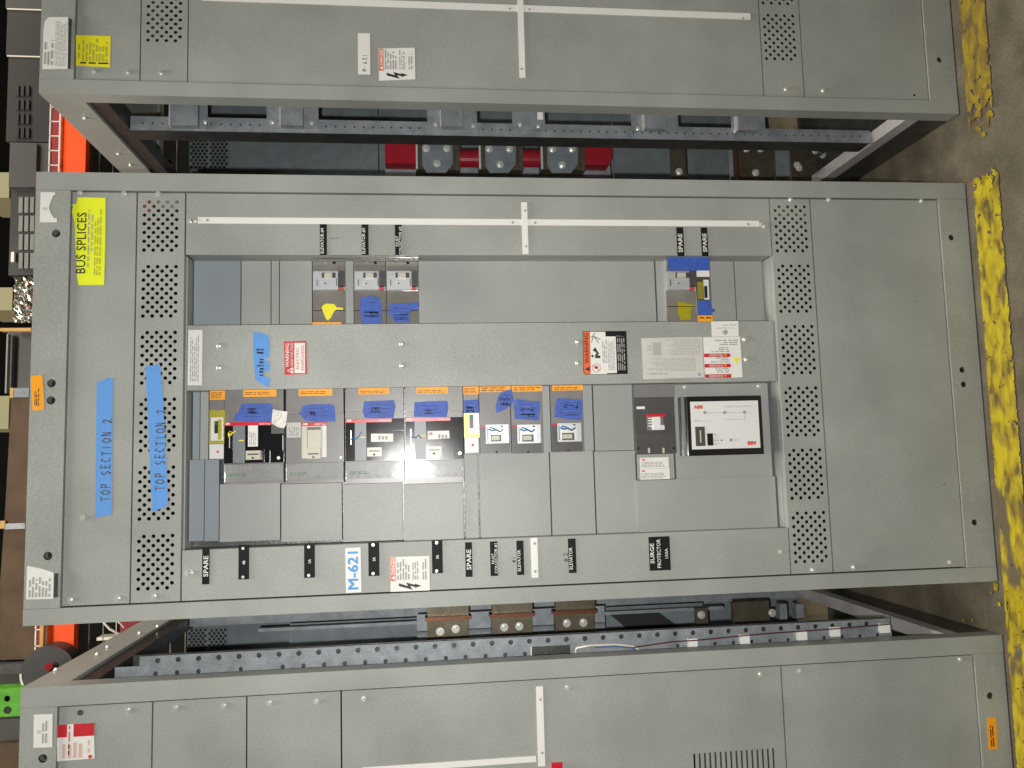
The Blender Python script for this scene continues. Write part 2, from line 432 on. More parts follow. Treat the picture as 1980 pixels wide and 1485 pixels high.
def HAND(parent, txt, u0, v0, u1, v1, y, mt, wpx=1.6, rot=0, tilt=0.0, spacing=1.0, seed=3):
    rnd = random.Random(seed); R_ = rect(u0, v0, u1, v1, y); bm = bmesh.new()
    n = len(txt); w = wpx * (y - CAM.y) / F_PX / 2
    for i, ch in enumerate(txt):
        dz = rnd.uniform(-.05, .05)
        for st in STROKES.get(ch, []):
            pts = []
            for a, b in st:
                s = (i + a * 0.82 + rnd.uniform(-.02, .02)) / n; t = b * .9 + dz + rnd.uniform(-.03, .03)
                x, z = frame_pt(R_, rot, s, t + tilt * (s - .5)); pts.append((x, z))
            for (xa, za), (xb, zb) in zip(pts, pts[1:]):
                dx, dz_ = xb - xa, zb - za; l = math.hypot(dx, dz_) or 1e-6
                nx, nz = -dz_ / l * w, dx / l * w; ex, ez = dx / l * w * .7, dz_ / l * w * .7
                bm.faces.new([bm.verts.new((X, y, Z)) for X, Z in ((xa - ex + nx, za - ez + nz), (xa - ex - nx, za - ez - nz),
                              (xb + ex - nx, zb + ez - nz), (xb + ex + nx, zb + ez + nz))])
    return mk('handwriting', bm, mt, parent)
def QUADS(parent, name, lst, y, mt, th=None):
    """several flat boxes (u0,v0,u1,v1) joined into one part"""
    bm = bmesh.new()
    for q in lst:
        x0, x1, z0, z1 = rect(*q[:4], y); bx(bm, x0, x1, y, y + (th or 0.0006), z0, z1)
    return mk(name, bm, mt, parent)
def TUBE(parent, name, pts, r, mt, n=6):
    bm = bmesh.new(); prev = None
    pts = [Vector(p) for p in pts]
    for i, p in enumerate(pts):
        d = (pts[min(i + 1, len(pts) - 1)] - pts[max(i - 1, 0)]).normalized()
        a = d.cross(Vector((0.1, 1, 0.2))).normalized(); b = d.cross(a)
        ring = [bm.verts.new(p + a * r * math.cos(2 * math.pi * k / n) + b * r * math.sin(2 * math.pi * k / n)) for k in range(n)]
        if prev:
            for k in range(n): bm.faces.new((prev[k], prev[(k + 1) % n], ring[(k + 1) % n], ring[k]))
        prev = ring
    return mk(name, bm, mt, parent, smooth=True)
def wire_uv(parent, name, uvy, r, mt):
    return TUBE(parent, name, [P(u, v, y) for u, v, y in uvy], r, mt)

# ================================================================== SETTING
H = 2.286; D = 0.86
def floor_mat():
    m = mat('worn_concrete', (0.105, 0.086, 0.056), 0.75, bump=0.4, bscale=90, var=0.30, vscale=7,
            color2=(0.145, 0.122, 0.084), mixscale=9, mixlo=0.4, mixhi=0.65)
    return m
concrete = floor_mat()
bm = bmesh.new()
bm.faces.new([bm.verts.new(p) for p in ((-30, -12, -0.004), (30, -12, -0.004), (30, 30, -0.004), (-30, 30, -0.004))])
fl = mk('floor', bm, concrete); fl['kind'] = 'structure'
# yellow floor stripe, worn: paint with chips where the concrete shows
ym = bpy.data.materials.new('worn_yellow_floor_paint'); ym.use_nodes = True
N = ym.node_tree.nodes; L = ym.node_tree.links; b = N['Principled BSDF']; b.inputs['Roughness'].default_value = 0.5
tc = N.new('ShaderNodeTexCoord')
mp_ = N.new('ShaderNodeMapping'); mp_.inputs['Scale'].default_value = (0.45, 1.0, 1.0); mp_.inputs['Rotation'].default_value = (0, 0, 0.25)
L.new(tc.outputs['Object'], mp_.inputs[0])
def yn(scale, detail, dist):
    n = N.new('ShaderNodeTexNoise'); n.inputs['Scale'].default_value = scale; n.inputs['Detail'].default_value = detail
    n.inputs['Distortion'].default_value = dist; L.new(mp_.outputs[0], n.inputs['Vector']); return n
n1 = yn(38, 9, 0.4); r1 = N.new('ShaderNodeValToRGB')
r1.color_ramp.elements[0].position = 0.36; r1.color_ramp.elements[0].color = (0.13, 0.09, 0.025, 1)
r1.color_ramp.elements[1].position = 0.62; r1.color_ramp.elements[1].color = (0.50, 0.40, 0.010, 1)
e = r1.color_ramp.elements.new(0.47); e.color = (0.34, 0.25, 0.015, 1)
L.new(n1.outputs[0], r1.inputs[0])
n2 = yn(9.0, 9, 0.6); r2 = N.new('ShaderNodeValToRGB')
r2.color_ramp.elements[0].position = 0.36; r2.color_ramp.elements[0].color = (0, 0, 0, 1)
r2.color_ramp.elements[1].position = 0.41; r2.color_ramp.elements[1].color = (1, 1, 1, 1)
L.new(n2.outputs[0], r2.inputs[0])
mx = N.new('ShaderNodeMix'); mx.data_type = 'RGBA'; L.new(r2.outputs[0], mx.inputs[0])
mx.inputs[6].default_value = (0.13, 0.10, 0.055, 1); L.new(r1.outputs[0], mx.inputs[7]); L.new(mx.outputs[2], b.inputs['Base Color'])
bp = N.new('ShaderNodeBump'); bp.inputs['Strength'].default_value = 0.6; bp.inputs['Distance'].default_value = 0.003
L.new(n1.outputs[0], bp.inputs['Height']); L.new(bp.outputs[0], b.inputs['Normal'])
ym_old = ym.copy(); ym_old.name = 'faded_yellow_floor_paint'
for n_ in ym_old.node_tree.nodes:
    if n_.type == 'VALTORGB' and len(n_.color_ramp.elements) == 2:
        n_.color_ramp.elements[0].position = .36; n_.color_ramp.elements[1].position = .50
    if n_.type == 'VALTORGB' and len(n_.color_ramp.elements) == 3:
        n_.color_ramp.elements[0].color = (0.14, 0.09, 0.03, 1); n_.color_ramp.elements[1].color = (0.22, 0.145, 0.025, 1); n_.color_ramp.elements[2].color = (0.34, 0.25, 0.015, 1)
bm = bmesh.new(); rnd = random.Random(5); N_ = 150
def stripe(xa_, xb_, m_, drop, wid=.092):
    bm = bmesh.new(); n = int((xa_ - xb_) / .0035); rows = 26; G = {}
    for i in range(n + 1):
        x = xa_ - (xa_ - xb_) * i / n; near = -0.031 + 0.0108 * (0.6 - x)
        for j in range(rows + 1):
            jit = rnd.uniform(-.0018, .0018) if j in (0, rows) else 0
            G[i, j] = bm.verts.new((x, near - wid * j / rows + jit, 0.0))
    for i in range(n):
        x = xa_ - (xa_ - xb_) * (i + .5) / n
        for j in range(rows):
            if 0.5 + 0.9 * noise.noise(Vector((x * 55, j * .22 + 7, 3.1))) + .25 * rnd.random() - .12 < drop(x, j / rows): continue
            bm.faces.new((G[i, j], G[i + 1, j], G[i + 1, j + 1], G[i, j + 1]))
    bmesh.ops.delete(bm, geom=[v for v in bm.verts if not v.link_faces], context='VERTS')
    o = mk('floor_stripe', bm, m_); o['kind'] = 'structure'; return o
bm.free()
stripe(.515, -2.2, ym, lambda x, t: max(0, (x - .465) * 16) + (.15 if t < .03 else 0) + (.30 if t > .95 else .12 if t > .9 else 0))
stripe(2.4, .60, ym_old, lambda x, t: max(0, (.76 - x) * 5) + (.2 if t > .93 else 0))
# flecks of the same paint that missed the stripe
bm = bmesh.new()
for u, v, r in ((1925, 1134, .012), (1932, 1168, .006), (1862, 1199, .005), (1880, 1199, .005), (1916, 1146, .004)):
    c = PZ(u, v, 0.0005)
    vs = [bm.verts.new((c.x + r * rnd.uniform(.5, 1.2) * math.cos(a * .785), c.y + r * rnd.uniform(.5, 1.2) * math.sin(a * .785), 0.0005)) for a in range(8)]
    bm.faces.new(vs)
fk = mk('paint_splash', bm, ym); fk['kind'] = 'structure'

# ================================================================== CABINETS
IZ1 = P(126, 767, 0).z; IZ0 = P(1843, 745, 0).z           # opening of the front frame
IXR = P(950, 375.5, 0).x; IXL = P(950, 1139, 0).x
HX = 0.5094
SR = HX - IXR; SL = HX + IXL
def carcass(root, xa, xb, top_holes, bottom_holes):
    for s, (p, q) in enumerate(((xa, xa + SL), (xb - SR, xb))):
        bm = bmesh.new(); bx(bm, p, q, 0, 0.045, 0, H); mk('frame_stile', bm, paint, root, 0.003)
    for nm, z0, z1, hs in (('frame_rail', IZ1, H, top_holes), ('frame_rail', 0.0, IZ0, bottom_holes)):
        bm = bmesh.new(); x0 = xa + SL + .0006; x1 = xb - SR - .0006
        holed_strip(bm, put_front(0.0008), x0, x1, z0, z1, hs, 0.004)
        skirt(bm, x0, x1, z0, z1, 0.0008, 0.045)
        mk(nm, bm, paint, root)
        for x, z, r in hs:                                  # a dark disc stands for the shade inside each hole
            bm = bmesh.new(); cyl(bm, (x, z), r * 1.3, 0.030, 0.032, 16); mk('hole_shade_disc', bm, dark, root)
    for x0, x1 in ((xa, xa + .035), (xb - .035, xb)):
        inner = 1 if x0 == xa else -1
        bm = bmesh.new(); bx(bm, x0, x1, 0.0455, D, H - 0.085, H - .0006); mk('side_rail', bm, paint, root, 0.002)
        bm = bmesh.new(); bx(bm, x0 + .008 * inner, x1 + .008 * inner, 0.046, D, H - 0.128, H - .0855); mk('side_rail', bm, galv_side, root)
        bm = bmesh.new(); bx(bm, x0 + .001, x1, 0.0455, D, 0.001, 0.085); mk('side_rail', bm, galv_side, root, 0.002)
        bm = bmesh.new(); bx(bm, x0, x1, 0.0455, D, 0.0856, 0.122); mk('side_rail', bm, galv_bright, root)
        bm = bmesh.new(); bx(bm, x0 + .002, x1, D - .05, D, 0.1225, H - .13); mk('rear_post', bm, galv, root)
    bm = bmesh.new(); bx(bm, xa + .04, xb - .04, 0.05, D, H - .012, H - .008); mk('unseen_roof_plate', bm, paint, root)  # unseen; added to keep ceiling light out of the interior
    bm = bmesh.new(); bx(bm, xa + .04, xb - .04, 0.05, D, 0.008, 0.012); mk('floor_plate', bm, galv_side, root)

def rear(root, xa, xb, z_split):
    zz = [0.13] + z_split + [H - .13]
    for a, b_ in zip(zz, zz[1:]):
        bm = bmesh.new(); bx(bm, xa + .037, xb - .037, D - .02, D - .016, a + .002, b_ - .002); mk('rear_panel', bm, galv_dark, root)

def panel(root, x0, x1, z0, z1, y=0.005, mt=None, name='panel', th=0.018, bev=0.0012):
    bm = bmesh.new(); bx(bm, x0, x1, y, y + th, z0, z1)
    return mk(name, bm, mt or paint, root, bev)

# ------------------------------------------------------------------ middle cabinet
MID = thing('switchboard_cabinet', (0, 0, 0), 'grey switchboard in the middle with open breaker compartment and BUS SPLICES label', 'switchboard', 'grey switchboard sections standing side by side')
def hole_at(u, v, r): p = P(u, v, 0); return (p.x, p.z, r)
carcass(MID, -HX, HX, [hole_at(108, 451, .0095), hole_at(99, 741, .0095), hole_at(98, 774, .0095), hole_at(92, 1075, .0095)],
        [hole_at(1840, 459, .0078), hole_at(1861, 715, .0078), hole_at(1864, 743, .0078), hole_at(1885, 1010, .0078)])
rear(MID, -HX, HX, [0.75, 1.5])
g = 0.0034
X0, X1 = IXL + g, IXR - g
zA = P(257, 767, .005).z; zB = P(260, 767, .005).z; zC = P(353, 767, .005).z; zD = P(356, 767, .005).z
zE = P(1507, 745, .005).z; zF = P(1509, 745, .005).z; zG = P(1587, 745, .005).z; zH = P(1589.5, 745, .005).z
top_panel = panel(MID, X0, X1, zA, IZ1 - .003)
bottom_panel = panel(MID, X0, X1, IZ0 + .003, zH)
def grp(u, lst, y=.005): return [(P(u, a, y).x, P(u, b_, y).x) for a, b_ in lst]
zc1 = P(273.5, 764, .005).z; zc0 = P(337, 764, .005).z
vent_top = vent_panel(MID, X0, X1, zC, zB, .005, grp(305, [(390.6, 483.5), (515.6, 610.8), (643, 740), (772.5, 870.5), (904, 1002.5), (1036.6, 1137.3)]), zc0, zc1)
zc1 = P(1519, 745, .005).z; zc0 = P(1577, 745, .005).z
vent_low = vent_panel(MID, X0, X1, zG, zF, .005, grp(1548, [(399.8, 485), (514.4, 601.6), (631.4, 720.5), (750.6, 841), (870.8, 962.7), (992.5, 1086)]), zc0, zc1)
RX = P(950, 493.5, .005).x; LX = P(950, 1042, .005).x       # breaker compartment opening
trim_r = panel(MID, RX, X1, zE, zD, name='trim_panel', th=.004)
trim_l = panel(MID, X0, LX, zE, zD, name='trim_panel', th=.004)
RD = 0.066                                                    # depth of the compartment
bm = bmesh.new()
bx(bm, RX + .0006, RX + .003, .0085, RD + .01, zE + .003, zD - .003)
mk('compartment_wall', bm, paint, MID)
bm = bmesh.new(); bx(bm, LX - .003, LX - .0006, .0085, RD + .01, zE + .003, zD - .003); mk('compartment_wall', bm, paint, MID)
bm = bmesh.new(); bx(bm, LX, RX, .0225, RD + .01, zD, zD + .003); mk('compartment_wall', bm, paint, MID)
bm = bmesh.new(); bx(bm, LX, RX, .0225, RD + .01, zE - .003, zE); mk('compartment_wall', bm, paint, MID)
bm = bmesh.new(); bx(bm, LX - .01, RX + .01, RD + .02, RD + .03, zE - .01, zD + .01); mk('compartment_back', bm, galv_side, MID)

bm = bmesh.new(); bx(bm, -HX + .003, HX - .003, .30, .304, .125, H - .13); mk('added_dark_barrier', bm, galv_side, MID)  # added dark sheet that makes the vent holes read dark
# filler plates of the compartment, from world right to world left
def filler(u0, v0, u1, v1, y=RD, mt=None, th=.012, name='filler_plate'):
    return BOX(name, u0, v0, u1, v1, y, y + th, mt or paint_in, MID, 0.001)
for q in ((375, 500, 465, 640), ):
    filler(*q, mt=paint_blue)
for q in ((467, 500, 523.2, 640), (525, 500, 539.3, 640), (541, 500, 603, 640), (668, 500, 683.5, 640), (810, 500, 1267, 640),
          (1270, 500, 1289, 640), (1375, 500, 1421, 640), (1423, 500, 1476, 640)):
    filler(*q)
# left column of fillers
for q in ((373, 750, 386, 890), ): filler(*q, mt=paint_blue)
filler(387.5, 750, 403, 890)
for q in ((366, 889, 394.5, 1046), (396, 889, 423, 1046)): filler(*q, y=.045, mt=paint_blue, th=.03)
for q in ((425, 935, 541.5, 1046), (544, 935, 661, 1046), (664, 935, 778.5, 1046), (781, 935, 896, 1046)): filler(*q, y=.05, th=.02)
filler(899, 879, 924.5, 1046, y=.054)
filler(927.5, 876, 1063.5, 1046, y=.055); filler(1066, 872, 1149.5, 1046, y=.055); filler(1152, 872, 1231, 1046, y=.055)
filler(1049.5, 742, 1063.5, 874.5, y=.052); filler(1128, 742, 1146, 871, y=.055); filler(1148.5, 742, 1226, 871, y=.06)
plate = filler(1304.0, 742, 1489, 924, y=.055); filler(1233, 925, 1502, 1046, y=.048, th=.02)
filler(1231.7, 878, 1303.6, 926.5, y=.055)
screws(plate, [(1324, 748), (1467, 746)], .055)

# raised cover of the bus duct
dx0, dx1, dz0, dz1 = rect(362, 625, 1497, 746, .016)
bm = bmesh.new(); bx(bm, dx0, dx1, .016, .060, dz0, dz1)
duct = mk('bus_duct_cover', bm, paint, MID, 0.002)
screws(duct, [(424, 669), (424, 711), (777, 665), (778, 707), (1117, 661), (1117, 702), (1440, 656), (1443, 695)], .016, DOME)

# panel screws
screws(top_panel, [(155, 373), (240, 374), (160, 1001), (136, 1160), (228, 1157)], .005)
screws(vent_top, [(306, 375), (298, 1153)], .005)
screws(vent_low, [(1528, 386), (1571, 1102)], .005)
screws(bottom_panel, [(1602, 386), (1781, 389), (1650, 1097), (1836, 1087)], .005)
screws(trim_l, [(363, 1108), (369, 1107), (1509, 1067)], .005)
screws(trim_r, [(368, 427), (376, 427), (1472, 434), (1477, 437)], .005)

QUADS(bottom_panel, 'scuff', [(1825, 935, 1829, 937.5), (1823, 937, 1826, 939)], .0044, plastic_grey)
QUADS(trim_l, 'scuff', [(880, 1065, 882, 1066), (581, 1063, 583, 1065)], .0044, pen_ink)
# mimic strips
def strip(parent, u0, v0, u1, v1, y, dots=()):
    s = BOX('mimic_strip', u0, v0, u1, v1, y - .0015, y - .0001, white_trim, parent)
    for u, v in dots: disc(s, 'rivet', u, v, 2.6, y - .0021, grey_ink)
    return s
strip(trim_r, 382, 423.2, 1468, 435, .005, ((401, 425.5), (991.5, 430), (1035, 430.5), (1447, 433.5)))
BOX('mimic_strip', 1009, 391, 1020.5, 491, .0025, .0034, white_trim, trim_r)
for u, v in ((1015.5, 407), (1017.5, 476)): disc(trim_r, 'rivet', u, v, 2.4, .0018, grey_ink)
strip(trim_l, 1027, 1040, 1040, 1117, .005, ((1034, 1051), (1035, 1105)))

# engraved labels
def engraved(parent, u0, v0, u1, v1, words, y=.005, mt=black_label):
    o = BOX('engraved_label', u0, v0, u1, v1, y - .0016, y - .0001, mt, parent)
    for t, a, b_, c, d in words:
        WRITE(o, t, a, b_, c, d, y - .0021, white_paper, 0.014 if c - a > 7 else 0.006)
    return o
engraved(trim_r, 618.5, 433.5, 632, 493, [('ELEVATOR #4', 619.8, 441, 626.5, 490)])
engraved(trim_r, 699.3, 433.8, 712.6, 493, [('ELEVATOR #3', 700, 441, 706.5, 490.5)])
engraved(trim_r, 763.8, 434.5, 777, 493, [('DUST', 765, 456, 770.8, 476), ('COLLECTOR #2', 771.6, 438, 777, 492.5)])
engraved(trim_r, 1309, 439.5, 1322.3, 495, [('SPARE', 1311.5, 452, 1319.5, 487.5)])
engraved(trim_r, 1356.3, 440, 1368.8, 495, [('SPARE', 1358.8, 451.5, 1366.5, 487)])
engraved(trim_l, 390.8, 1060.5, 405, 1130, [('SPARE', 393.5, 1075, 402.5, 1115)])
engraved(trim_l, 899.8, 1048.5, 913.3, 1115.5, [('SPARE', 902.3, 1062.5, 911, 1101.5)])
engraved(trim_l, 948, 1047, 962.3, 1113.8, [('DUST', 950.7, 1070, 955.3, 1090), ('COLLECTOR #1', 956.3, 1051, 962, 1108.5)])
engraved(trim_l, 999.3, 1045.3, 1013, 1111.8, [('ELEVATOR', 1000.7, 1063.3, 1006.8, 1104.3)])
engraved(trim_l, 1099.2, 1041.5, 1114, 1108, [('ELEVATOR', 1100.6, 1058.5, 1107, 1101)])
engraved(trim_l, 1255.3, 1037.5, 1296, 1103, [('SURGE', 1257.3, 1051, 1264.8, 1089.5), ('PROTECTOR', 1270.5, 1042.5, 1277.5, 1098), ('150A', 1286, 1060.5, 1291.5, 1079.5)])
HAND(trim_l, '#1', 990, 1073, 996.5, 1088, .0044, pen_ink, 1.3)
HAND(trim_l, '#2', 1089, 1064.5, 1099, 1087, .0044, pen_ink, 1.3)
QUADS(trim_r, 'scribble', [(637, 460, 655, 461)], .0044, pen_ink)
def plate_tag(u0, v0, u1, v1, t):
    o = BOX('breaker_nameplate', u0, v0, u1, v1, .0028, .0049, black_label, trim_l)
    um = (u0 + u1) / 2; vm = (v0 + v1) / 2
    WRITE(o, t, um - 2.3, vm - 3.6, um + 2.7, vm + 3.6, .0022, white_paper, 0.02)
    for v in (v0 + 4.5, v1 - 4.5):
        s = link_mesh('rivet', SCREW, o, P(um - 1.5, v, .0028)); s.scale = (.55, .5, .55)
for q in ((461, 1055.8, 481.6, 1120.3, '4B'), (588, 1053, 608.8, 1117, '1A'), (712.3, 1049, 733.5, 1113.5, '2A'), (835.3, 1044.8, 856, 1108.5, '3A')): plate_tag(*q)

# stickers
def sticker(parent, uv, y, mt, name='sticker', **k): return POLY(name, uv, y - .0006, mt, parent, .0005, **k)
s = sticker(trim_l, [(667.3, 1060), (697, 1058.3), (699, 1145), (669, 1146.5)], .005, white_paper)
WRITE(s, 'M-621', 673, 1067, 692, 1139.5, .0040, blue_ink, 0.02)
def danger_sticker(parent, u0, v0, u1, v1, y):
    w = u1 - u0; h = v1 - v0
    s = sticker(parent, [(u0, v0 + 2), (u1 - 1, v0), (u1, v1 - 3), (u0 + 1, v1)], y, white_paper)
    yy = y - .0011
    BOX('red_header', u0 + .01 * w, v0 + .04 * h, u0 + .135 * w, v0 + .70 * h, yy, yy + .0004, red_print if False else orange_warn, s)
    WRITE(s, 'DANGER', u0 + .03 * w, v0 + .06 * h, u0 + .12 * w, v0 + .52 * h, yy - .0005, white_paper, 0.012)
    POLY('hazard_triangle', [(u0 + .025 * w, v0 + .61 * h), (u0 + .12 * w, v0 + .55 * h), (u0 + .12 * w, v0 + .67 * h)], yy - .0005, white_paper, s, .0003)
    for a, b_, n in ((.16, .50, 5), (.55, .72, 3), (.80, .93, 2)):
        PRINT(s, u0 + a * w, v0 + .06 * h, u0 + b_ * w, v0 + .66 * h, yy, n, grey_ink, seed=int(u0 + a * 10), ragged=.25)
    pts = [(.23, .74), (.23, .80), (.55, .92), (.50, .82), (.60, .86), (.62, .89), (.78, .82), (.62, .75), (.62, .80), (.38, .71), (.43, .83)]
    POLY('lightning_mark', [(u0 + a * w, v0 + b_ * h) for a, b_ in [(.22, .76), (.22, .84), (.57, .94), (.50, .83), (.62, .86), (.62, .89), (.79, .83), (.62, .77), (.62, .80), (.40, .74), (.45, .84)]], yy, black_ink, s, .0003)
danger_sticker(trim_l, 754.5, 1075, 831, 1144.5, .005)
# BUS SPLICES label, its top edge torn
s = sticker(top_panel, [(150, 381.5), (204, 382.5), (203.5, 465), (201, 551), (152, 551), (149, 536), (147.5, 500), (145.5, 470), (144, 430), (141, 417), (139, 410), (142, 398), (138, 396), (148, 394)], .005, yellow_paper, label='yellow BUS SPLICES label with torn edge')
WRITE(s, 'BUS SPLICES', 148, 411, 166, 528.5, .0039, black_ink, 0.005)
PRINT(s, 168.5, 405, 173.5, 517, .0039, 1, grey_ink, ragged=.05); PRINT(s, 175.5, 412, 180, 486, .0039, 1, grey_ink, ragged=.1)
PRINT(s, 181.5, 400, 196, 532, .0039, 3, mat('olive_print', (.42, .44, .05), .6), ragged=.4)
# masking tape
def tape(parent, uv, y, mt=tape_blue, th=.0005, **k): return POLY('painters_tape', uv, y - th - .0002, mt, parent, th, **k)
t = tape(top_panel, [(187, 739), (200, 735.5), (207, 730), (218, 731), (217.5, 800), (216.8, 900), (216, 994), (200, 998), (184, 1000.5), (184.5, 900), (186, 800)], .005, label='blue tape reading TOP SECTION 2 on the top panel')
HAND(t, 'TOP SECTION 2', 194.5, 806, 213, 969, .0040, pen_ink, 1.9)
t = tape(vent_top, [(280.5, 708), (297, 706), (309, 704), (313, 742), (316.5, 800), (320, 870), (323.5, 930), (325, 977), (312, 983), (294, 990), (291, 930), (287.5, 850), (284.5, 780), (282, 730)], .005, label='blue tape reading TOP SECTION 2 over the vent holes')
HAND(t, 'TOP SECTION 2', 299, 788, 318, 948, .0040, pen_ink, 1.9, tilt=.0)
t = tape(duct, [(489, 641), (505, 643.5), (519, 648), (520.5, 662), (520.5, 691), (511, 693), (510, 697), (521, 697), (521, 717), (510, 718), (510, 727), (519, 729), (522, 737), (519, 748), (513, 747), (505, 741), (493, 734), (490.5, 700), (489.5, 670)], .016, label='torn blue tape with scribbled note on the bus duct cover')
HAND(t, 'center #2', 495, 672, 509, 727, .0148, black_ink, 1.7, seed=9)
# duct cover labels
s = sticker(duct, [(364.5, 638), (391.5, 638), (390, 745), (362.8, 745)], .016, white_paper)
PRINT(s, 367, 642, 385, 738, .0149, 5, grey_ink, ragged=.25)
s = sticker(duct, [(549, 660.5), (592, 659), (594, 723), (550.5, 725)], .016, red_paper, label='red and white WARNING high voltage sticker')
BOX('white_field', 569.3, 663, 589.8, 721.3, .0149, .0153, white_paper, s)
WRITE(s, 'WARNING', 552, 664, 559, 709.5, .0148, white_paper, 0.012); WRITE(s, 'HIGH VOLTAGE', 561.5, 663, 567, 708.5, .0148, white_paper, 0.0)
WRITE(s, 'ELECTRIC', 572.5, 672, 577.5, 714, .0143, red_paper, 0.003); WRITE(s, 'ENERGIZED', 582.5, 667, 587.5, 716, .0143, red_paper, 0.003)
POLY('hazard_triangle', [(554.5, 716.5), (567, 710), (567, 722.5)], .0147, white_paper, s, .0003); WRITE(s, '!', 558, 715.2, 565.5, 717.5, .0142, red_paper, 0.03)
# big warning sign
s = sticker(duct, [(1126.5, 640.5), (1211, 640), (1214, 723), (1132, 724.5), (1128, 719)], .016, black_label, label='orange, white and black WARNING arc-flash sign')
POLY('orange_header', [(1127.5, 641.5), (1140.5, 641.5), (1142, 723.5), (1132.5, 723.5), (1129, 718)], .0150, orange_warn, s, .0003)
POLY('white_field', [(1140.8, 641.5), (1170.5, 641.5), (1170.7, 650.5), (1190.5, 650.7), (1193, 721), (1173.5, 721.7), (1173.6, 723.2), (1142.4, 723.5)], .0150, white_paper, s, .0003)
WRITE(s, 'WARNING', 1130, 645, 1138, 702.5, .0146, black_ink, 0.01)
POLY('hazard_triangle', [(1130.5, 714), (1140, 708.5), (1140.5, 718)], .0146, black_ink, s, .0003)
PRINT(s, 1164, 652, 1174, 702, .0146, 3, grey_ink, ragged=.3); PRINT(s, 1175, 654, 1189, 716, .0146, 6, grey_ink, ragged=.15)
PRINT(s, 1193, 645, 1209, 716, .0146, 4, grey_ink, ragged=.1)
bm = bmesh.new()
c = P(1153, 711.5, .0146)
for i in range(28):
    a, b_ = 2 * math.pi * i / 28, 2 * math.pi * (i + 1) / 28
    bm.faces.new([bm.verts.new((c.x + r * math.cos(t_), .0146, c.z + r * math.sin(t_))) for r, t_ in ((.0094, a), (.0094, b_), (.0108, b_), (.0108, a))])
for sg in (0.78,):
    dx, dz = math.cos(sg) * .0095, math.sin(sg) * .0095; nx, nz = -math.sin(sg) * .0008, math.cos(sg) * .0008
    bm.faces.new([bm.verts.new(q) for q in ((c.x - dx + nx, .0144, c.z - dz + nz), (c.x + dx + nx, .0144, c.z + dz + nz), (c.x + dx - nx, .0144, c.z + dz - nz), (c.x - dx - nx, .0144, c.z - dz - nz))])
mk('no_entry_ring', bm, red_print, s)
QUADS(s, 'lock_mark', [(1150, 708, 1156, 713), (1149, 709.5, 1150, 711.5)], .0147, black_ink, .0002)
disc(s, 'figure_head', 1145.5, 688.5, 2.6, .0147, black_ink, .0002)
POLY('reading_figure', [(1150.5, 692.5), (1151, 685.5), (1153.5, 683.5), (1151, 680), (1146, 678), (1149, 673), (1151.5, 672), (1154, 677), (1158.5, 684), (1155, 686.5), (1160.8, 688), (1160.8, 692.5)], .0147, black_ink, s, .0002)
HANDPTS = [((1142, 652), (1150, 651)), ((1150, 651), (1160.5, 656.5)), ((1145, 651), (1151, 644)), ((1147, 652), (1143.5, 662)), ((1150, 652), (1157, 663))]
bm = bmesh.new()
for (a, b_), (c_, d) in HANDPTS:
    p, q = P(a, b_, .0146), P(c_, d, .0146); dr = (q - p).normalized(); n = Vector((-dr.z, 0, dr.x)) * .0008
    bm.faces.new([bm.verts.new(w) for w in (p + n, q + n, q - n, p - n)])
mk('falling_figure', bm, black_ink, s)
# rating plate and tri-lingual danger label, both mounted sideways
s = sticker(duct, [(1240, 654), (1357.5, 651.5), (1361.5, 729.5), (1244, 733.5)], .016, warm_paper, label='large pale grey rating plate')
PRINT(s, 1283, 655, 1354, 687, .0149, 11, mat('pale_print', (.42, .41, .39), .6), rot=90, ragged=.3)
PRINT(s, 1248, 661, 1279, 687, .0149, 10, MATS['pale_print'], rot=90, ragged=.5)
PRINT(s, 1248, 692, 1345, 718, .0149, 11, MATS['pale_print'], rot=90, ragged=.35)
BOX('barcode_block', 1263, 663, 1278, 687, .0151, .0153, MATS['pale_print'], s)
PRINT(s, 1250, 721, 1291, 725, .0149, 1, grey_ink, rot=90, ragged=0); disc(s, 'seal', 1352, 724, 3.2, .0151, mat('violet_print', (.30, .30, .52), .6))
s = sticker(duct, [(1359.5, 652), (1431, 651.2), (1436, 729.5), (1363.5, 731.5)], .016, white_paper, label='white label with three red DANGER bands')
for v0, t in ((683.5, 'PELIGRO'), (703.5, 'DANGER'), (723.5, 'DANGER')):
    b_ = BOX('red_band', 1361.5 + (v0 - 683) * .05, v0, 1412 + (v0 - 683) * .05, v0 + 7, .0149, .0153, red_paper, s)
    WRITE(b_, t, 1371, v0 + 1.3, 1398, v0 + 5.8, .0144, warm_paper, 0.02, rot=90)
    POLY('hazard_triangle', [(1400, v0 + 1.2), (1405.5, v0 + 1.2), (1402.8, v0 + 5.5)], .0144, orange_paper, b_, .0003)
    PRINT(s, 1372, v0 - 13, 1411, v0 - 2, .0149, 3, grey_ink, rot=90, ragged=.5, seed=int(v0))
PRINT(s, 1375, 656, 1428, 668, .0149, 3, grey_ink, rot=90, ragged=.5)
POLY('hazard_triangle', [(1417, 692), (1430.5, 691.5), (1424, 704.5)], .0150, yellow_notice, s, .0003)
s = sticker(duct, [(1375.5, 621.5), (1427.5, 620.5), (1428.5, 650.5), (1376.5, 651)], .016, white_paper)
PRINT(s, 1395, 627, 1424, 630, .0149, 1, grey_ink, rot=90, ragged=.1); PRINT(s, 1384, 633, 1419, 635.5, .0149, 1, grey_ink, rot=90, ragged=0)
POLY('approval_mark', [(1396, 643), (1401, 638), (1406, 638), (1407, 644), (1402, 648.5), (1400, 645)], .0150, grey_ink, s, .0003)

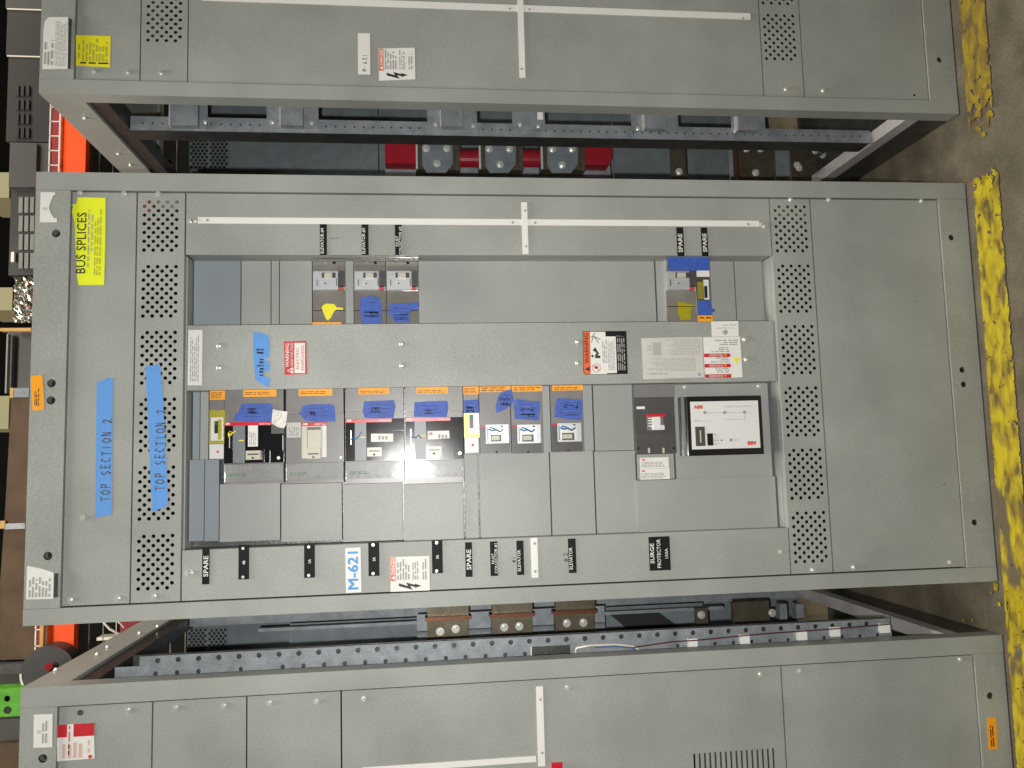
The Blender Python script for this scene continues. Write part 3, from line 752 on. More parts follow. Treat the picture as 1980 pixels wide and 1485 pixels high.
# frame stickers
s = sticker(MID, [(78.5, 371.5), (106, 372), (107, 376), (103, 378), (98, 390), (94.5, 401), (98, 412), (104, 421), (110, 422.5), (110, 430), (77, 429.5)], .0008, white_paper, label='torn white sticker remnant on the top rail')
disc(s, 'approval_mark', 84.5, 403.5, 3.4, -.0005, warm_paper)
s = sticker(MID, [(52.5, 1094), (82, 1100), (103.5, 1107), (102.5, 1158), (50.5, 1159)], .0008, white_paper)
PRINT(s, 54, 1112, 99, 1155, -.0003, 7, grey_ink, ragged=.3)
BOX('label_holder', 104.5, 1109, 110.5, 1155, -.004, .0006, galv_side, MID)
s = sticker(MID, [(60.5, 727), (79, 725), (82, 728), (85.5, 789), (83, 792.5), (65.5, 794), (62.5, 791), (59.5, 735)], .0008, orange_paper, label='orange inspection label at the edge of the top rail')
PRINT(s, 66, 745, 76, 786, -.0003, 3, black_ink, ragged=.5)

# ------------------------------------------------------------------ breakers in the compartment
def print_dots(parent, u0, v0, u1, v1, y, n, mt, seed):
    rnd_ = random.Random(seed); bm = bmesh.new()
    x0, x1, z0, z1 = rect(u0, v0, u1, v1, y)
    for _ in range(n):
        x = rnd_.uniform(x0, x1); z = rnd_.uniform(z0, z1); a = rnd_.uniform(.0008, .004); c = rnd_.uniform(.0006, .0016)
        bm.faces.new([bm.verts.new(q) for q in ((x, y, z), (x + a, y, z), (x + a, y, z + c), (x, y, z + c))])
    return mk('fine_print', bm, mt, parent)
def big_breaker(u0, u1, n, vt=757, vb=935):
    w = u1 - u0
    body = BOX('circuit_breaker', u0 + .5, 745, u1 - .5, vb - 1, .040, .072, plastic_grey, MID, .001, label='large moulded case breaker, position %s' % ('top', 'second', 'third', 'fourth')[n])
    # shroud over the line-side terminals
    BOX('terminal_shroud', u0 + 1.5, 745, u1 - 1.5, 800 if n == 1 else 795, .030, .0395, plastic_grey, body, .0015)
    BOX('orange_tag', u0 + (37, 25, 25, 21)[n], 745, u0 + (101, 90, 84, 82)[n], (767, 765.5, 762.5, 761)[n], .0288, .0298, orange_paper, body)
    PRINT(body, u0 + (40, 28, 28, 24)[n], 757 - n, u0 + (97, 86, 80, 78)[n], 764 - n * 1.3, .0282, 2, tag_ink, ragged=.2, fill=.42, seed=n, rot=-90)
    v = (816.3, 817.0, 810.0, 807.5)[n]
    fb = 895 - n * 2.2
    if n != 1:
        face = BOX('face_plate', u0, v, u1, fb, .026, .0395, plastic_black, body, .0012)
        BOX('accessory_cover', u0 + 91, v + 1, u1 - .5, v + 22, .0225, .0259, plastic_black if n else plastic_dark, face, .001)
        BOX('side_strip', u0 + 17 + (1 if n else 0), v + 7, u0 + 40, fb, .0242, .0259, plastic_slate, face)
        BOX('handle_well', u0 + 40, v + (52, 0, 53, 52)[n], u0 + 77, v + (78, 0, 77, 77)[n], .0236, .0259, plastic_black, face, .001)
        hv = v + (55, 0, 55, 55.5)[n]
        bm = bmesh.new(); x0, x1, z0, z1 = rect(u0 + 41.5, hv, u0 + 70, hv + 17.5, .012)
        bx(bm, x0, x1, .012, .0235, z0, z1); hd = mk('toggle_handle', bm, cream, face, .002)
        BOX('grip_slot', u0 + 45, hv + 5.5, u0 + 66, hv + 8.5, .0112, .0119, plastic_dark, hd)
        disc(hd, 'handle_hole', u0 + 55, hv + 14, 2.0, .0112, dark)
        BOX('terminal_block', u0 + 91, v + 55, u1 - 1, fb - 1, .0232, .0259, plastic_black, face, .001)
        disc(face, 'fixing_screw', u0 + 105, v + 69, 3.0, .0225, steel)
        BOX('slider_slot', u0 + 9, v + 18, u0 + 15.5, v + 52, .0238, .0259, plastic_black, face, .0008)
        QUADS(face, 'slider_gleam', [(u0 + 9.5, v + 22, u0 + 11, v + 50)], .0232, steel)
        BOX('pointer_mark', u0 + 28, v + 34.5, u0 + 38, v + 36.5, .0235, .0241, yellow_notice, face)
        if n == 0:
            BOX('rating_label', u0 + 46, v + 5.5, u0 + 65, v + 47, .0240, .0258, white_paper, face)
            PRINT(face, u0 + 48, v + 8, u0 + 62, v + 45, .0234, 4, grey_ink, ragged=.4)
            QUADS(face, 'cover_seam', [(u0 + 88, v + 55, u0 + 89, fb), (u0 + 113, v + 25, u0 + 114, v + 54)], .0225, steel)
            wire_uv(face, 'yellow_tie', [(u0 + 9, 845, .018), (u0 + 8, 838, .016), (u0 + 11, 834, .016), (u0 + 16, 836, .016), (u0 + 13, 842, .016), (u0 + 9, 842, .016), (u0 + 17, 837, .013), (u0 + 23, 833, .012)], .0011, yellow_tape)
        else:
            lab = POLY('rating_label', [(u0 + (49 if n == 2 else 43), v + (28.5 if n == 2 else 26)), (u0 + (92 if n == 2 else 84.5), v + (28.5 if n == 2 else 25)), (u0 + (92 if n == 2 else 85.5), v + (44 if n == 2 else 40)), (u0 + (49 if n == 2 else 43.5), v + (44.5 if n == 2 else 42.5))], .0238, white_paper, face, .001)
            PRINT(lab, u0 + 62, v + 30, u0 + 82, v + 40, .0232, 3, grey_ink, ragged=.4)
            if n == 3: WRITE(lab, 'ABB', u0 + 45, v + 29, u0 + 52, v + 33, .0232, red_print, .03, rot=-90)
            wire_uv(face, 'blue_wire', [(u0 + 9, v + 40, .020), (u0 + 14, v + 37, .015), (u0 + 20, v + 39, .013), (u0 + 25, v + 34, .012), (u0 + 31, v + (25 if n == 2 else 40), .013)], .0013, blue_wire)
    else:
        face = BOX('face_plate', u0 + 31, v, u0 + 70, 886, .026, .0395, cream, body, .001)
        BOX('handle_well', u0 + 41.5, v + 9, u0 + 67.5, v + 52, .0245, .0259, plastic_dark, face)
        BOX('handle_slide', u0 + 42.5, v + 14, u0 + 68, v + 50, .020, .0244, white_plastic if False else cream, face, .001)
        hd = BOX('toggle_handle', u0 + 39, v + 50, u0 + 67, v + 70, .012, .0244, cream, face, .002)
        BOX('grip_slot', u0 + 43, v + 59, u0 + 63, v + 62, .0112, .0119, plastic_dark, hd); disc(hd, 'handle_hole', u0 + 53, v + 67, 1.8, .0112, dark)
        BOX('rating_label', u0 + 70.5, v + 1, u0 + 79, v + 67, .0245, .0258, white_paper, face)
        sk = BOX('side_label', u0 + 2.5, v, u0 + 29, v + 29, .0385, .0395, warm_paper, body)
        PRINT(sk, u0 + 5, v + 3, u0 + 26, v + 26, .0378, 6, grey_ink, ragged=.4)
        QUADS(body, 'fixing_screw', [(u0 + 105, 883, u0 + 108, 886)], .0385, steel)
    ur = (91, 79, 89, 87)[n]; ul = (0, 31, 0, 0)[n]
    rb = BOX('red_band', u0 + ul, v, u0 + ur, v + 6.6, .0235, .0262, red_plastic, body)
    WRITE(rb, 'ABB', u0 + ul + 2, v + 1.2, u0 + ul + 11, v + 5.0, .0229, white_paper, .03, rot=-90)
    WRITE(rb, 'SACE Tmax', u0 + ur - 23, v + 1.3, u0 + ur - 1.5, v + 4.6, .0229, white_paper, .01, rot=-90)
    # load-side terminal cover of clear plastic over printed housing
    lo = BOX('terminal_cover', u0 + .5, fb + 2, u1 - 1, (935, 932.5, 929, 927)[n], .018, .022, clear_plain, body, .0015)
    BOX('cover_housing', u0 + 1, fb + 2, u1 - 1.5, (934, 931.5, 928, 926)[n], .0225, .0395, plastic_light, body)
    print_dots(lo, u0 + 8, fb + 6, u1 - 8, fb + 13, .0222, 40, warm_paper, n)
    PRINT(lo, u0 + 8, fb + 20, u0 + 48, fb + 27, .0222, 2, green_print, ragged=.3, seed=n + 4, rot=-90)
    print_dots(lo, u0 + 8, fb + 29, u1 - 10, fb + 33, .0222, 34, grey_ink, n + 9)
    BOX('cover_lip', u0 + .5, (931, 928.5, 925, 923)[n], u1 - 1, (935.5, 933, 930, 928)[n], .0155, .0178, plastic_grey, lo)
    return body
B = [big_breaker(433.5, 549.5, 0), big_breaker(552.5, 665.5, 1), big_breaker(668.3, 781.5, 2), big_breaker(784, 896, 3)]
def crumpled_tape(parent, uv, y, mark=None, mt=tape_navy, seed=1):
    t = POLY('painters_tape', uv, y, mt, parent, .0008)
    if mark:
        HAND(t, mark[0], *mark[1:5], y - .0007, navy_ink, 2.1, seed=seed)
    us = [a for a, b_ in uv]; vs = [b_ for a, b_ in uv]
    rr = random.Random(seed + 40)
    cr = []
    for k in range(3):
        v = min(vs) + (max(vs) - min(vs)) * (.25 + .22 * k + rr.uniform(-.05, .05)); a = min(us) + (max(us) - min(us)) * rr.uniform(.16, .3); c = max(us) - (max(us) - min(us)) * rr.uniform(.16, .35)
        cr.append((a, v, c, v + .8))
    QUADS(t, 'tape_crease', cr, y - .0003, navy_ink)  # flat dark lines painted for the shade of the creases
    return t
crumpled_tape(B[0], [(467, 781), (519, 780), (526, 783.5), (528, 790), (527, 815), (495, 816), (452, 813), (455, 801), (460, 800), (463, 790)], .0265, ('#H', 478, 787, 495, 800))
POLY('silver_tape', [(527.5, 791), (535, 793), (556, 796), (553, 821), (549, 828), (538, 826), (525, 819), (526, 803)], .0215, foil, B[0], .001)
crumpled_tape(B[1], [(585, 784), (600, 782), (640, 781.5), (647, 785), (648.5, 815), (610, 815.5), (590, 813), (582, 803), (577, 800), (583, 792)], .0265, ('#', 596, 791, 610, 803), seed=4)
crumpled_tape(B[2], [(704, 776), (730, 775), (762, 773.5), (765, 786), (762, 800), (761, 808), (720, 809), (705, 808), (701, 795)], .0265, ('3H', 716, 785, 734, 798), seed=5)
crumpled_tape(B[3], [(801, 778), (830, 776), (865, 775), (867, 790), (863.5, 806), (830, 806.5), (800, 806), (801, 790)], .0265, ('H', 820, 786, 836, 801), seed=6)

def meter_module(u0, v0, u1, v1, top_orange, tapeuv, label):
    body = BOX('auxiliary_module', u0, v0, u1, v1, .034, .072, plastic_grey, MID, .001, label=label)
    return body
# narrow module left of the first large breaker (world top)
m1 = meter_module(405, 745, 433, 889, None, None, 'narrow module with yellow chromate bracket')
BOX('orange_tag', 405.8, 745, 435, 773, .0325, .0338, orange_paper, m1); PRINT(m1, 408, 758, 432, 771, .0320, 4, tag_ink, ragged=.2, fill=.42, rot=-90)
BOX('yellow_bracket', 404.5, 793, 434.5, 858, .0300, .0338, yellow_plated, m1, .001)
BOX('switch_plate', 407.5, 807, 431, 852, .0285, .0299, white_plastic, m1)
BOX('switch_window', 414.5, 814, 421.5, 838, .0275, .0284, dark, m1); BOX('green_dial', 416, 814, 419, 821, .0268, .0274, green_dial, m1)
BOX('brass_slider', 421.5, 811, 428, 850, .0240, .0284, yellow_plated, m1, .001)
BOX('lower_plate', 405, 859, 432.5, 887, .0318, .0338, white_plastic, m1); disc(m1, 'red_button', 421, 873.5, 2.4, .0312, red_print)
# narrow module right of the fourth large breaker
m2 = meter_module(897, 745, 926, 877, None, None, 'narrow module with bright brass slider')
BOX('orange_tag', 895.5, 745, 925.5, 762.5, .0325, .0338, orange_paper, m2); PRINT(m2, 898, 750, 924, 761, .0320, 4, tag_ink, ragged=.2, fill=.42, rot=-90)
crumpled_tape(m2, [(897, 774), (925, 772), (926, 801), (897.5, 799)], .0320, ('2#', 900, 784, 916, 797))
BOX('yellow_bracket', 897.5, 799, 926.5, 846, .0300, .0338, yellow_plated, m2, .001)
BOX('switch_plate', 906, 801, 922, 838, .0285, .0299, white_plastic, m2)
BOX('switch_window', 908, 802, 915, 828, .0275, .0284, plastic_dark, m2); BOX('green_dial', 909, 802, 914.5, 808, .0268, .0274, green_dial, m2)
BOX('brass_slider', 919, 801, 925.5, 838, .0250, .0284, steel, m2, .001)
BOX('lower_plate', 899, 847, 925, 875, .0318, .0338, white_plastic, m2); disc(m2, 'red_button', 914, 860.5, 2.6, .0312, red_print)
# small breakers, world left side
def small_left(u0, u1, vt, v, label, ou0, ou1):
    body = BOX('circuit_breaker', u0, 745, u1, v + 56, .038, .072, plastic_grey, MID, .001, label=label)
    BOX('orange_tag', ou0, 745, ou1, vt, .0365, .0379, orange_paper, body); PRINT(body, ou0 + 3, 748, ou1 - 3, vt - 1, .0360, 2, tag_ink, ragged=.2, fill=.42, rot=-90, seed=int(u0))
    BOX('lower_band', u0 + 1, v + 36, u1 - 1, v + 55, .0345, .0379, plastic_dark, body, .001)
    disc(body, 'fixing_screw', u0 + 33, v + 53, 2.2, .0338, dark)
    BOX('pole_side', u0 + 2, v + 1, u0 + 11, v + 36, .0330, .0379, plastic_dark, body)
    BOX('red_mark', u0 + 2.5, v + 1.5, u0 + 10.5, v + 5, .0322, .0329, red_plastic, body)
    fp = BOX('face_plate', u0 + 12, v, u1 - 3.5, v + 36, .0315, .0379, steel_soft, body, .0015)
    BOX('plate_slot', u0 + 14.5, v + 5, u0 + 16, v + 33, .0308, .0314, plastic_dark, fp)
    BOX('window_frame', u0 + 19, v + 5, u1 - 12, v + 32, .0300, .0314, steel, fp, .001)
    BOX('handle_well', u0 + 21, v + 19, u1 - 17, v + 33, .0290, .0299, plastic_dark, fp)
    BOX('toggle_handle', u0 + 23.5, v + 21.5, u1 - 21, v + 30, .0210, .0289, cream, fp, .0015)
    disc(fp, 'fixing_screw', u1 - 17, v + 4, 2.3, .0305, dark)
    wire_uv(fp, 'blue_wire', [(u0 + 17, v + 9, .026), (u0 + 25, v + 12, .024), (u0 + 32, v + 10, .024), (u0 + 40, v + 14, .024), (u1 - 15, v + 9, .026)], .0021, blue_wire)
    wire_uv(fp, 'blue_wire', [(u0 + 20, v + 6, .026), (u0 + 29, v + 8, .023), (u0 + 36, v + 13, .024)], .0018, blue_wire)
    return body
s1 = small_left(927.5, 987, 758, 821, 'small breaker nearest the narrow module', 928, 987)
s2 = small_left(988.5, 1049, 757, 821, 'small breaker with crossed blue wires', 990, 1048)
s3 = small_left(1066, 1127.5, 755, 818, 'small breaker standing apart between filler plates', 1068, 1127)
crumpled_tape(s1, [(971, 757), (989, 752.5), (993, 770), (996, 775), (980, 790), (961, 799), (958, 788), (963, 768)], .0340, ('#3', 965, 765, 986, 785), seed=7)
crumpled_tape(s2, [(998, 771), (1010, 773), (1020, 775), (1044, 776), (1045, 790), (1041, 813), (1012, 811), (995, 810), (995, 795), (993, 785)], .0340, ('d2', 1005, 785, 1033, 806), seed=8)
crumpled_tape(s3, [(1077, 770), (1100, 771), (1125.5, 773), (1126, 812), (1100, 811), (1072, 806), (1073, 790)], .0340, ('12', 1088, 775, 1118, 806), seed=9)
# surge breaker
sb = BOX('circuit_breaker', 1227, 743, 1305, 877, .044, .072, plastic_dark, MID, .001, label='dark grey breaker beside the surge protector')
BOX('upper_shroud', 1227, 743, 1304, 768, .036, .0438, plastic_grey, sb, .001)
BOX('lower_shroud', 1230, 838, 1307, 866, .037, .0438, plastic_dark, sb, .001)
BOX('terminal_row', 1232, 864, 1308, 877, .034, .0438, plastic_dark, sb, .001)
for u in (1255, 1283): QUADS(sb, 'terminal_screw', [(u - 2, 866, u + 2, 876)], .0332, cream)
for u in (1234, 1303): disc(sb, 'terminal_hole', u, 867, 2.8, .0332, dark)
BOX('white_tag', 1231, 786, 1247, 791, .0425, .0438, white_paper, sb)
BOX('red_band', 1250.5, 800.5, 1287, 805.5, .0405, .0438, red_plastic, sb)
BOX('window_frame', 1251, 805.6, 1283, 832, .0420, .0438, plastic_grey, sb)
BOX('toggle_handle', 1264, 806, 1277, 829, .0300, .0419, white_plastic, sb, .002)
BOX('handle_foot', 1262, 822, 1285, 831, .0360, .0419, white_plastic, sb, .001)
QUADS(sb, 'scale_marks', [(1253, 808, 1261, 809.5), (1253, 813, 1261, 814.5), (1253, 818, 1261, 819.5), (1253, 823, 1261, 824.5)], .0414, white_paper)
for v0 in (884.5, 906):
    lb = BOX('rating_label', 1237.5 + (v0 - 884) * .05, v0, 1293 + (v0 - 884) * .08, v0 + 21, .0535, .0549, white_paper, MID)
    WRITE(lb, 'ABB', 1240.5, v0 + 3, 1247, v0 + 6.5, .0529, red_print, .03, rot=-90)
    PRINT(lb, 1240, v0 + 8, 1289, v0 + 19, .0529, 4, grey_ink, rot=-90, ragged=.2, seed=int(v0))
# surge protective device
sp = BOX('surge_protector_bezel', 1316, 767, 1470, 880, .040, .0545, plastic_black, MID, .003, label='black framed surge protective device display')
BOX('bezel_step', 1321, 767, 1473, 880, .028, .0399, plastic_grey, sp, .002)
BOX('bezel_step', 1326, 767, 1474, 880, .020, .0279, plastic_black, sp, .002)
BOX('bezel_step', 1330, 766.5, 1473, 879, .010, .0199, plastic_black, sp, .003)
fc = BOX('display_face', 1337, 775.5, 1468, 867.5, .0075, .0099, white_plastic, sp, .001)
yy = .0069
WRITE(fc, 'ABB', 1342, 784, 1358.5, 790, yy, red_print, .05, rot=-90)
WRITE(fc, 'Surge Protective Device', 1401, 783.5, 1455, 788.5, yy, grey_ink, 0, rot=-90)
WRITE(fc, 'ABB', 1445.5, 853.5, 1462, 860, yy, red_print, .05, rot=90)
QUADS(fc, 'circuit_lines', [(1364, 797.4, 1439, 798), (1342, 813.8, 1376, 814.4), (1400, 810.6, 1440, 811.2), (1439.3, 798, 1439.9, 813)], yy, grey_ink, .0003)
for u, v in ((1363, 797.8), (1401, 797.5), (1439.5, 797), (1413.5, 850.8)):
    disc(fc, 'indicator', u, v, 3.0, .0060, plastic_grey, .0012); disc(fc, 'indicator_cap', u, v, 1.7, .0052, steel, .0007)
disc(fc, 'indicator', 1395.5, 851.3, 1.5, .0066, black_ink, .0004)
BOX('counter_window', 1345, 825, 1363.5, 862.5, .0062, .0073, plastic_dark, fc); BOX('counter_wheel', 1353.5, 832, 1356, 856, .0056, .0061, cream, fc)
BOX('rocker_switch', 1368, 838, 1379, 861.5, .0050, .0073, plastic_black, fc, .001)
PRINT(fc, 1380, 839, 1385, 842, yy, 1, grey_ink, rot=-90, ragged=0); PRINT(fc, 1380, 850, 1390, 853, yy, 1, grey_ink, rot=-90, ragged=0)
PRINT(fc, 1380, 857, 1388, 860, yy, 1, grey_ink, rot=-90, ragged=0); PRINT(fc, 1421, 849.5, 1428, 852, yy, 1, grey_ink, rot=-90, ragged=0)
PRINT(fc, 1342, 812, 1352, 814, yy, 1, grey_ink, rot=-90, ragged=0)

# small breakers, world right side, behind clear covers
def small_right(u0, u1, n, seam, label):
    body = BOX('circuit_breaker', u0, 497, u1, 640, .050, .072, plastic_light, MID, .001, label=label)
    BOX('rear_rail', u0 + 1, 507, u1 - 1, 513, .045, .0499, steel_soft if n < 2 else steel, body)
    disc(body, 'rail_hole', u0 + 41, 508, 3, .0443, dark); disc(body, 'rail_screw', u0 + 25, 508, 3, .0443, steel)
    fp = BOX('face_plate', u0 + 1.5, 525, u1 - 14, 560, .036, .0499, steel_soft, body, .0015)
    BOX('pole_side', u1 - 13, 524, u1 - 1, 553, .038, .0499, plastic_dark, body)
    BOX('red_mark', u1 - 12.5, 555, u1 - 4, 560, .0375, .0499, red_print, body)
    BOX('handle_well', u0 + 17, 527, u0 + 44, 537, .0348, .0359, plastic_dark, fp)
    BOX('toggle_handle', u0 + 22, 527.5, u0 + 37, 536, .028, .0347, cream, fp, .001)
    BOX('plate_slot', u0 + 7, 540, u0 + 8.5, 553, .0352, .0359, plastic_dark, fp); BOX('plate_slot', u0 + 45, 538, u0 + 46.5, 553, .0352, .0359, plastic_dark, fp)
    disc(fp, 'fixing_screw', u0 + 20, 547, 3.4, .0350, steel); disc(fp, 'fixing_screw', u0 + 23, 548, 1.4, .0345, dark); disc(fp, 'fixing_screw', u0 + 18, 531, 3, .0350, steel)
    BOX('clear_cover', u0, 498, u1, 524, .030, .032, clear_cover, body)
    lo = BOX('lower_cover', u0, 562, u1, 640, .034, .036, clear_cover, body, .001)
    QUADS(lo, 'cover_seam', [(u0 + .5, seam, u1 - .5, seam + 1.2)], .0332, dark)
    return body
r1_ = small_right(605, 667.5, 0, 600, 'small breaker with a yellow tie, near the narrow filler plates')
r2_ = small_right(685, 746, 1, 600, 'small breaker with ragged blue tape')
r3_ = small_right(747.5, 809, 2, 600, 'small breaker with blue tape trailing to one side')
r4_ = small_right(1289, 1347, 0, 592, 'small breaker with a faded yellow tie next to the SPARE module')
POLY('yellow_tie', [(625, 590), (630, 587), (646, 587.5), (651, 594.5), (663, 595), (663.5, 599), (650, 598.5), (646, 602), (640, 614), (634, 620), (630, 616), (624, 601), (622, 594)], .0328, yellow_tape, r1_, .001)
BOX('orange_tag', 604, 623, 660, 640, .0322, .0334, orange_paper, r1_)
crumpled_tape(r2_, [(697, 576), (712, 573), (720, 572), (734, 577), (737, 590), (738, 612), (737, 626), (700, 626), (698, 612), (696, 590)], .0325, ('Hd', 702, 600, 732, 613), seed=11)
crumpled_tape(r3_, [(754, 587), (770, 586), (783, 587), (808, 584), (810, 592), (808, 599), (793, 600), (791, 624), (762, 623), (757, 612), (750, 606)], .0325, ('Hk', 760, 602, 788, 618), seed=12)
POLY('yellow_tie', [(1311, 584), (1320, 583), (1330, 587), (1346, 590), (1346, 594), (1337, 595), (1335, 618), (1316, 619), (1311, 605)], .0368, yellow_tape, r4_, .0015)
m3 = BOX('auxiliary_module', 1349, 497, 1375, 640, .038, .072, plastic_grey, MID, .001, label='narrow SPARE module with gold slider')
BOX('painters_tape', 1292, 497.5, 1372, 523, .0285, .0295, tape_navy, m3); BOX('white_field', 1347, 523, 1371.5, 535, .0360, .0379, white_paper, m3)
BOX('brass_bracket', 1347.5, 536, 1373, 580, .0350, .0379, copper, m3, .001); BOX('switch_window', 1361, 541, 1371, 579, .0335, .0349, white_plastic, m3)
BOX('brass_slider', 1350, 545, 1360, 578, .0310, .0349, yellow_plated, m3, .001); BOX('switch_slot', 1362, 553, 1368, 576, .0325, .0334, dark, m3)
POLY('painters_tape', [(1350, 581), (1374, 581), (1376, 597), (1383, 600), (1382, 603), (1376, 605), (1376, 609), (1350, 609)], .0340, tape_navy, m3, .0008)
BOX('orange_tag', 1350, 610, 1379, 640, .0345, .0360, orange_paper, m3); PRINT(m3, 1353, 612, 1376, 617, .0340, 1, black_ink, rot=-90)

# ------------------------------------------------------------------ right-hand cabinet (world right, upper edge of the photograph)
RXA = 0.697; RXB = RXA + 2 * HX
RC = thing('switchboard_cabinet', (RXA + HX, 0, 0), 'grey switchboard with M-621 paper label and yellow notice, its open side beside the middle one', 'switchboard', 'grey switchboard sections standing side by side')
carcass(RC, RXA, RXB, [], [hole_at(1817, 115, .0078)])
rear(RC, RXA, RXB, [0.72, 1.55])
px0, px1 = RXA + SL + .0034, RXB - SR - .0034
def zat(u, v): return P(u, v, .005).z
rp1 = panel(RC, px0, px1, zat(270, 110), IZ1 - .003)
zz1, zz2 = zat(272.5, 110), zat(362, 110)
c1, c0 = zat(286.6, 40), zat(348.5, 40)
def grps_from(xs, xe, pitch, n):       # repeat the vent groups across the panel, world right of the first
    return [(xs + k * pitch, xe + k * pitch) for k in range(n)][::-1]
xe = P(318, 78, .005).x; xs = P(318, -11, .005).x
rv1 = vent_panel(RC, px0, px1, zz2, zz1, .005, grps_from(xs, xe, .1515, 6), c0, c1)
main_r = panel(RC, px0, px1, zat(1470.5, 90), zat(364.5, 90))
xs = P(1508, 30, .005).x; xe = P(1508, 113.6, .005).x
rv2 = vent_panel(RC, px0, px1, zat(1548.5, 90), zat(1472.5, 90), .005, grps_from(xs, xe, .1515, 6), zat(1536, 80), zat(1480.5, 80))
rp2 = panel(RC, px0, px1, IZ0 + .003, zat(1550.5, 90))
BOX('added_dark_baffle', 1466, -200, 1556, 176, .07, .072, dark, RC)  # added near-black sheet to darken the holes of the lower vent
screws(rp1, [(181, 138), (247, 140)], .005); screws(rv1, [(311, 141)], .005)
screws(rv2, [(1519, 173)], .005); screws(rp2, [(1591, 175)], .005); disc(rp2, 'screw_hole', 1768, 184, 2.5, .0045, dark)
BOX('mimic_strip', 390, 6.5, 1450, 19, .0035, .0049, white_trim, main_r)
o = BOX('mimic_strip', 1001.5, -60, 1013, 150, .0025, .0034, white_trim, main_r)
for u, v in ((986, 16.5), (1024, 18), (1437, 35)): disc(main_r, 'rivet', u, v, 2.5, .0018, grey_ink)
disc(main_r, 'rivet', 1008.5, 133, 2.4, .0018, grey_ink)
bpy.data.objects.remove(bpy.data.objects['mimic_strip.003']) if False else None
s = sticker(main_r, [(691.8, 64), (715.5, 64.5), (716, 144), (692.5, 143.5)], .005, white_paper)
HAND(s, 'M-621', 700, 102, 708.5, 138, .0040, pen_ink, 1.1, seed=5)
danger_sticker(main_r, 732, 92, 803, 156, .005)
s = sticker(rp1, [(147, 67.5), (214, 70), (212.5, 130), (147, 127)], .005, yellow_notice, label='yellow notice label near the top corner')
OLV = MATS['olive_print']
PRINT(s, 149, 82, 156, 113, .0039, 1, OLV, ragged=.1); PRINT(s, 158, 75, 209, 119, .0039, 8, OLV, ragged=.4); PRINT(s, 155, 119, 210, 125, .0039, 1, black_ink, rot=-90, ragged=.2)
s = sticker(RC, [(94, 33), (131.5, 33), (131, 133), (82, 133.5), (84, 60), (86, 42)], .0008, white_paper)
PRINT(s, 84, 60, 104, 128, -.0003, 3, grey_ink, ragged=.6); PRINT(s, 106, 40, 128, 128, -.0003, 8, MATS['pale_print'], ragged=.1)
BOX('label_holder', 132, 36, 136, 132, -.004, .0006, galv_side, RC)

# open side of this cabinet: perforated upright with hat brackets
YU = 0.200                                                     # plane of the uprights
z0, z1 = .13, H - .135
def upright(root, xe, sg, u_mid, v_in, yp, holes_r, pitch, zoff, mt, drop=()):
    """front-facing strip of an upright; xe = outer edge, reaching inwards to v_in"""
    xi = P(u_mid, v_in, yp).x
    a0, a1 = min(xe, xi), max(xe, xi)
    hs = []; z = z1 - zoff
    while z > z0 + .02:
        if not any(lo < z < hi for lo, hi in drop): hs.append((z, (a0 + a1) / 2, holes_r))
        z -= pitch
    bm = bmesh.new(); holed_strip(bm, lambda a, b, t: (b, yp + t, a), z0, z1, a0, a1, hs, .003)
    return mk('perforated_upright', bm, mt, root)
upright(RC, RXA, 1, 900, 237, YU, .0027, .0245, .03, galv)
bm = bmesh.new(); bx(bm, RXA + .003, RXA + .03, YU + .010, YU + .012, z0, z1); mk('upright_web', bm, galv_side, RC)
bm = bmesh.new(); hs = [(z0 + .03 + .0245 * k, YU + .050, .002) for k in range(int((z1 - z0 - .05) / .0245))]
holed_strip(bm, lambda a, b, t: (RXA + t, b, a), z0, z1, YU + .001, YU + .068, hs, .002)
mk('upright_flange', bm, galv_side, RC)
bm = bmesh.new(); bx(bm, RXA - .0012, RXA + .0012, YU - .001, YU + .001, z0, z1); mk('upright_edge', bm, galv, RC)
def bracket(ul, u1, u2, ur, v, bolts):
    """hat bracket: flat foot, raised middle, flat foot"""
    um = (ul + ur) / 2; xo = P(um, 248 if um < 700 else 250 + (um - 900) * .012, YU - .004).x; xi = P(um, 150, YU).x
    bm = bmesh.new(); bx(bm, xo, xi, YU - .004, YU - .0006, P(ur, v, YU).z, P(ul, v, YU).z)
    br = mk('hat_bracket', bm, galv, RC, .0008)
    if u1 is not None:
        bm = bmesh.new(); bx(bm, xo - .001, xi, YU - .024, YU - .0046, P(u2, v, YU - .02).z, P(u1, v, YU - .02).z); mk('raised_middle', bm, galv, br, .003)
        bm = bmesh.new(); zq = P(u1, v, YU - .02).z; bx(bm, xo - .0012, xi, YU - .0245, YU - .0042, zq + .0001, zq + .0035); mk('bracket_lip', bm, galv_bright, br)
    for u, vv in bolts: link_mesh('bolt', SCREW, br, P(u, vv, YU - .0041))
bracket(329, 330, 383, 402, 222, [(336, 234), (396, 236)])
bracket(516, 543.5, 586, 616, 224, [(526, 236), (602, 238)])
bracket(826, 853, 894, 922, 226, [(842, 241), (915, 243)])
bracket(990, None, None, 1053, 228, [(1006, 241), (1041, 244)])
bracket(1220, 1246, 1287, 1310, 230, [(1233, 249)])
bracket(1413, 1426, 1466, 1478, 232, [(1421, 254)])
BOX('rating_label', 1039, 211, 1050, 231, YU - .0052, YU - .0042, white_paper, RC)
# bolts on the upper side rail
for u, v in ((164, 228), (229, 297), (252, 318)):
    o = link_mesh('bolt', SCREW, RC, PX(u, v, .6965)); o.rotation_euler = (0, 0, -math.pi / 2)
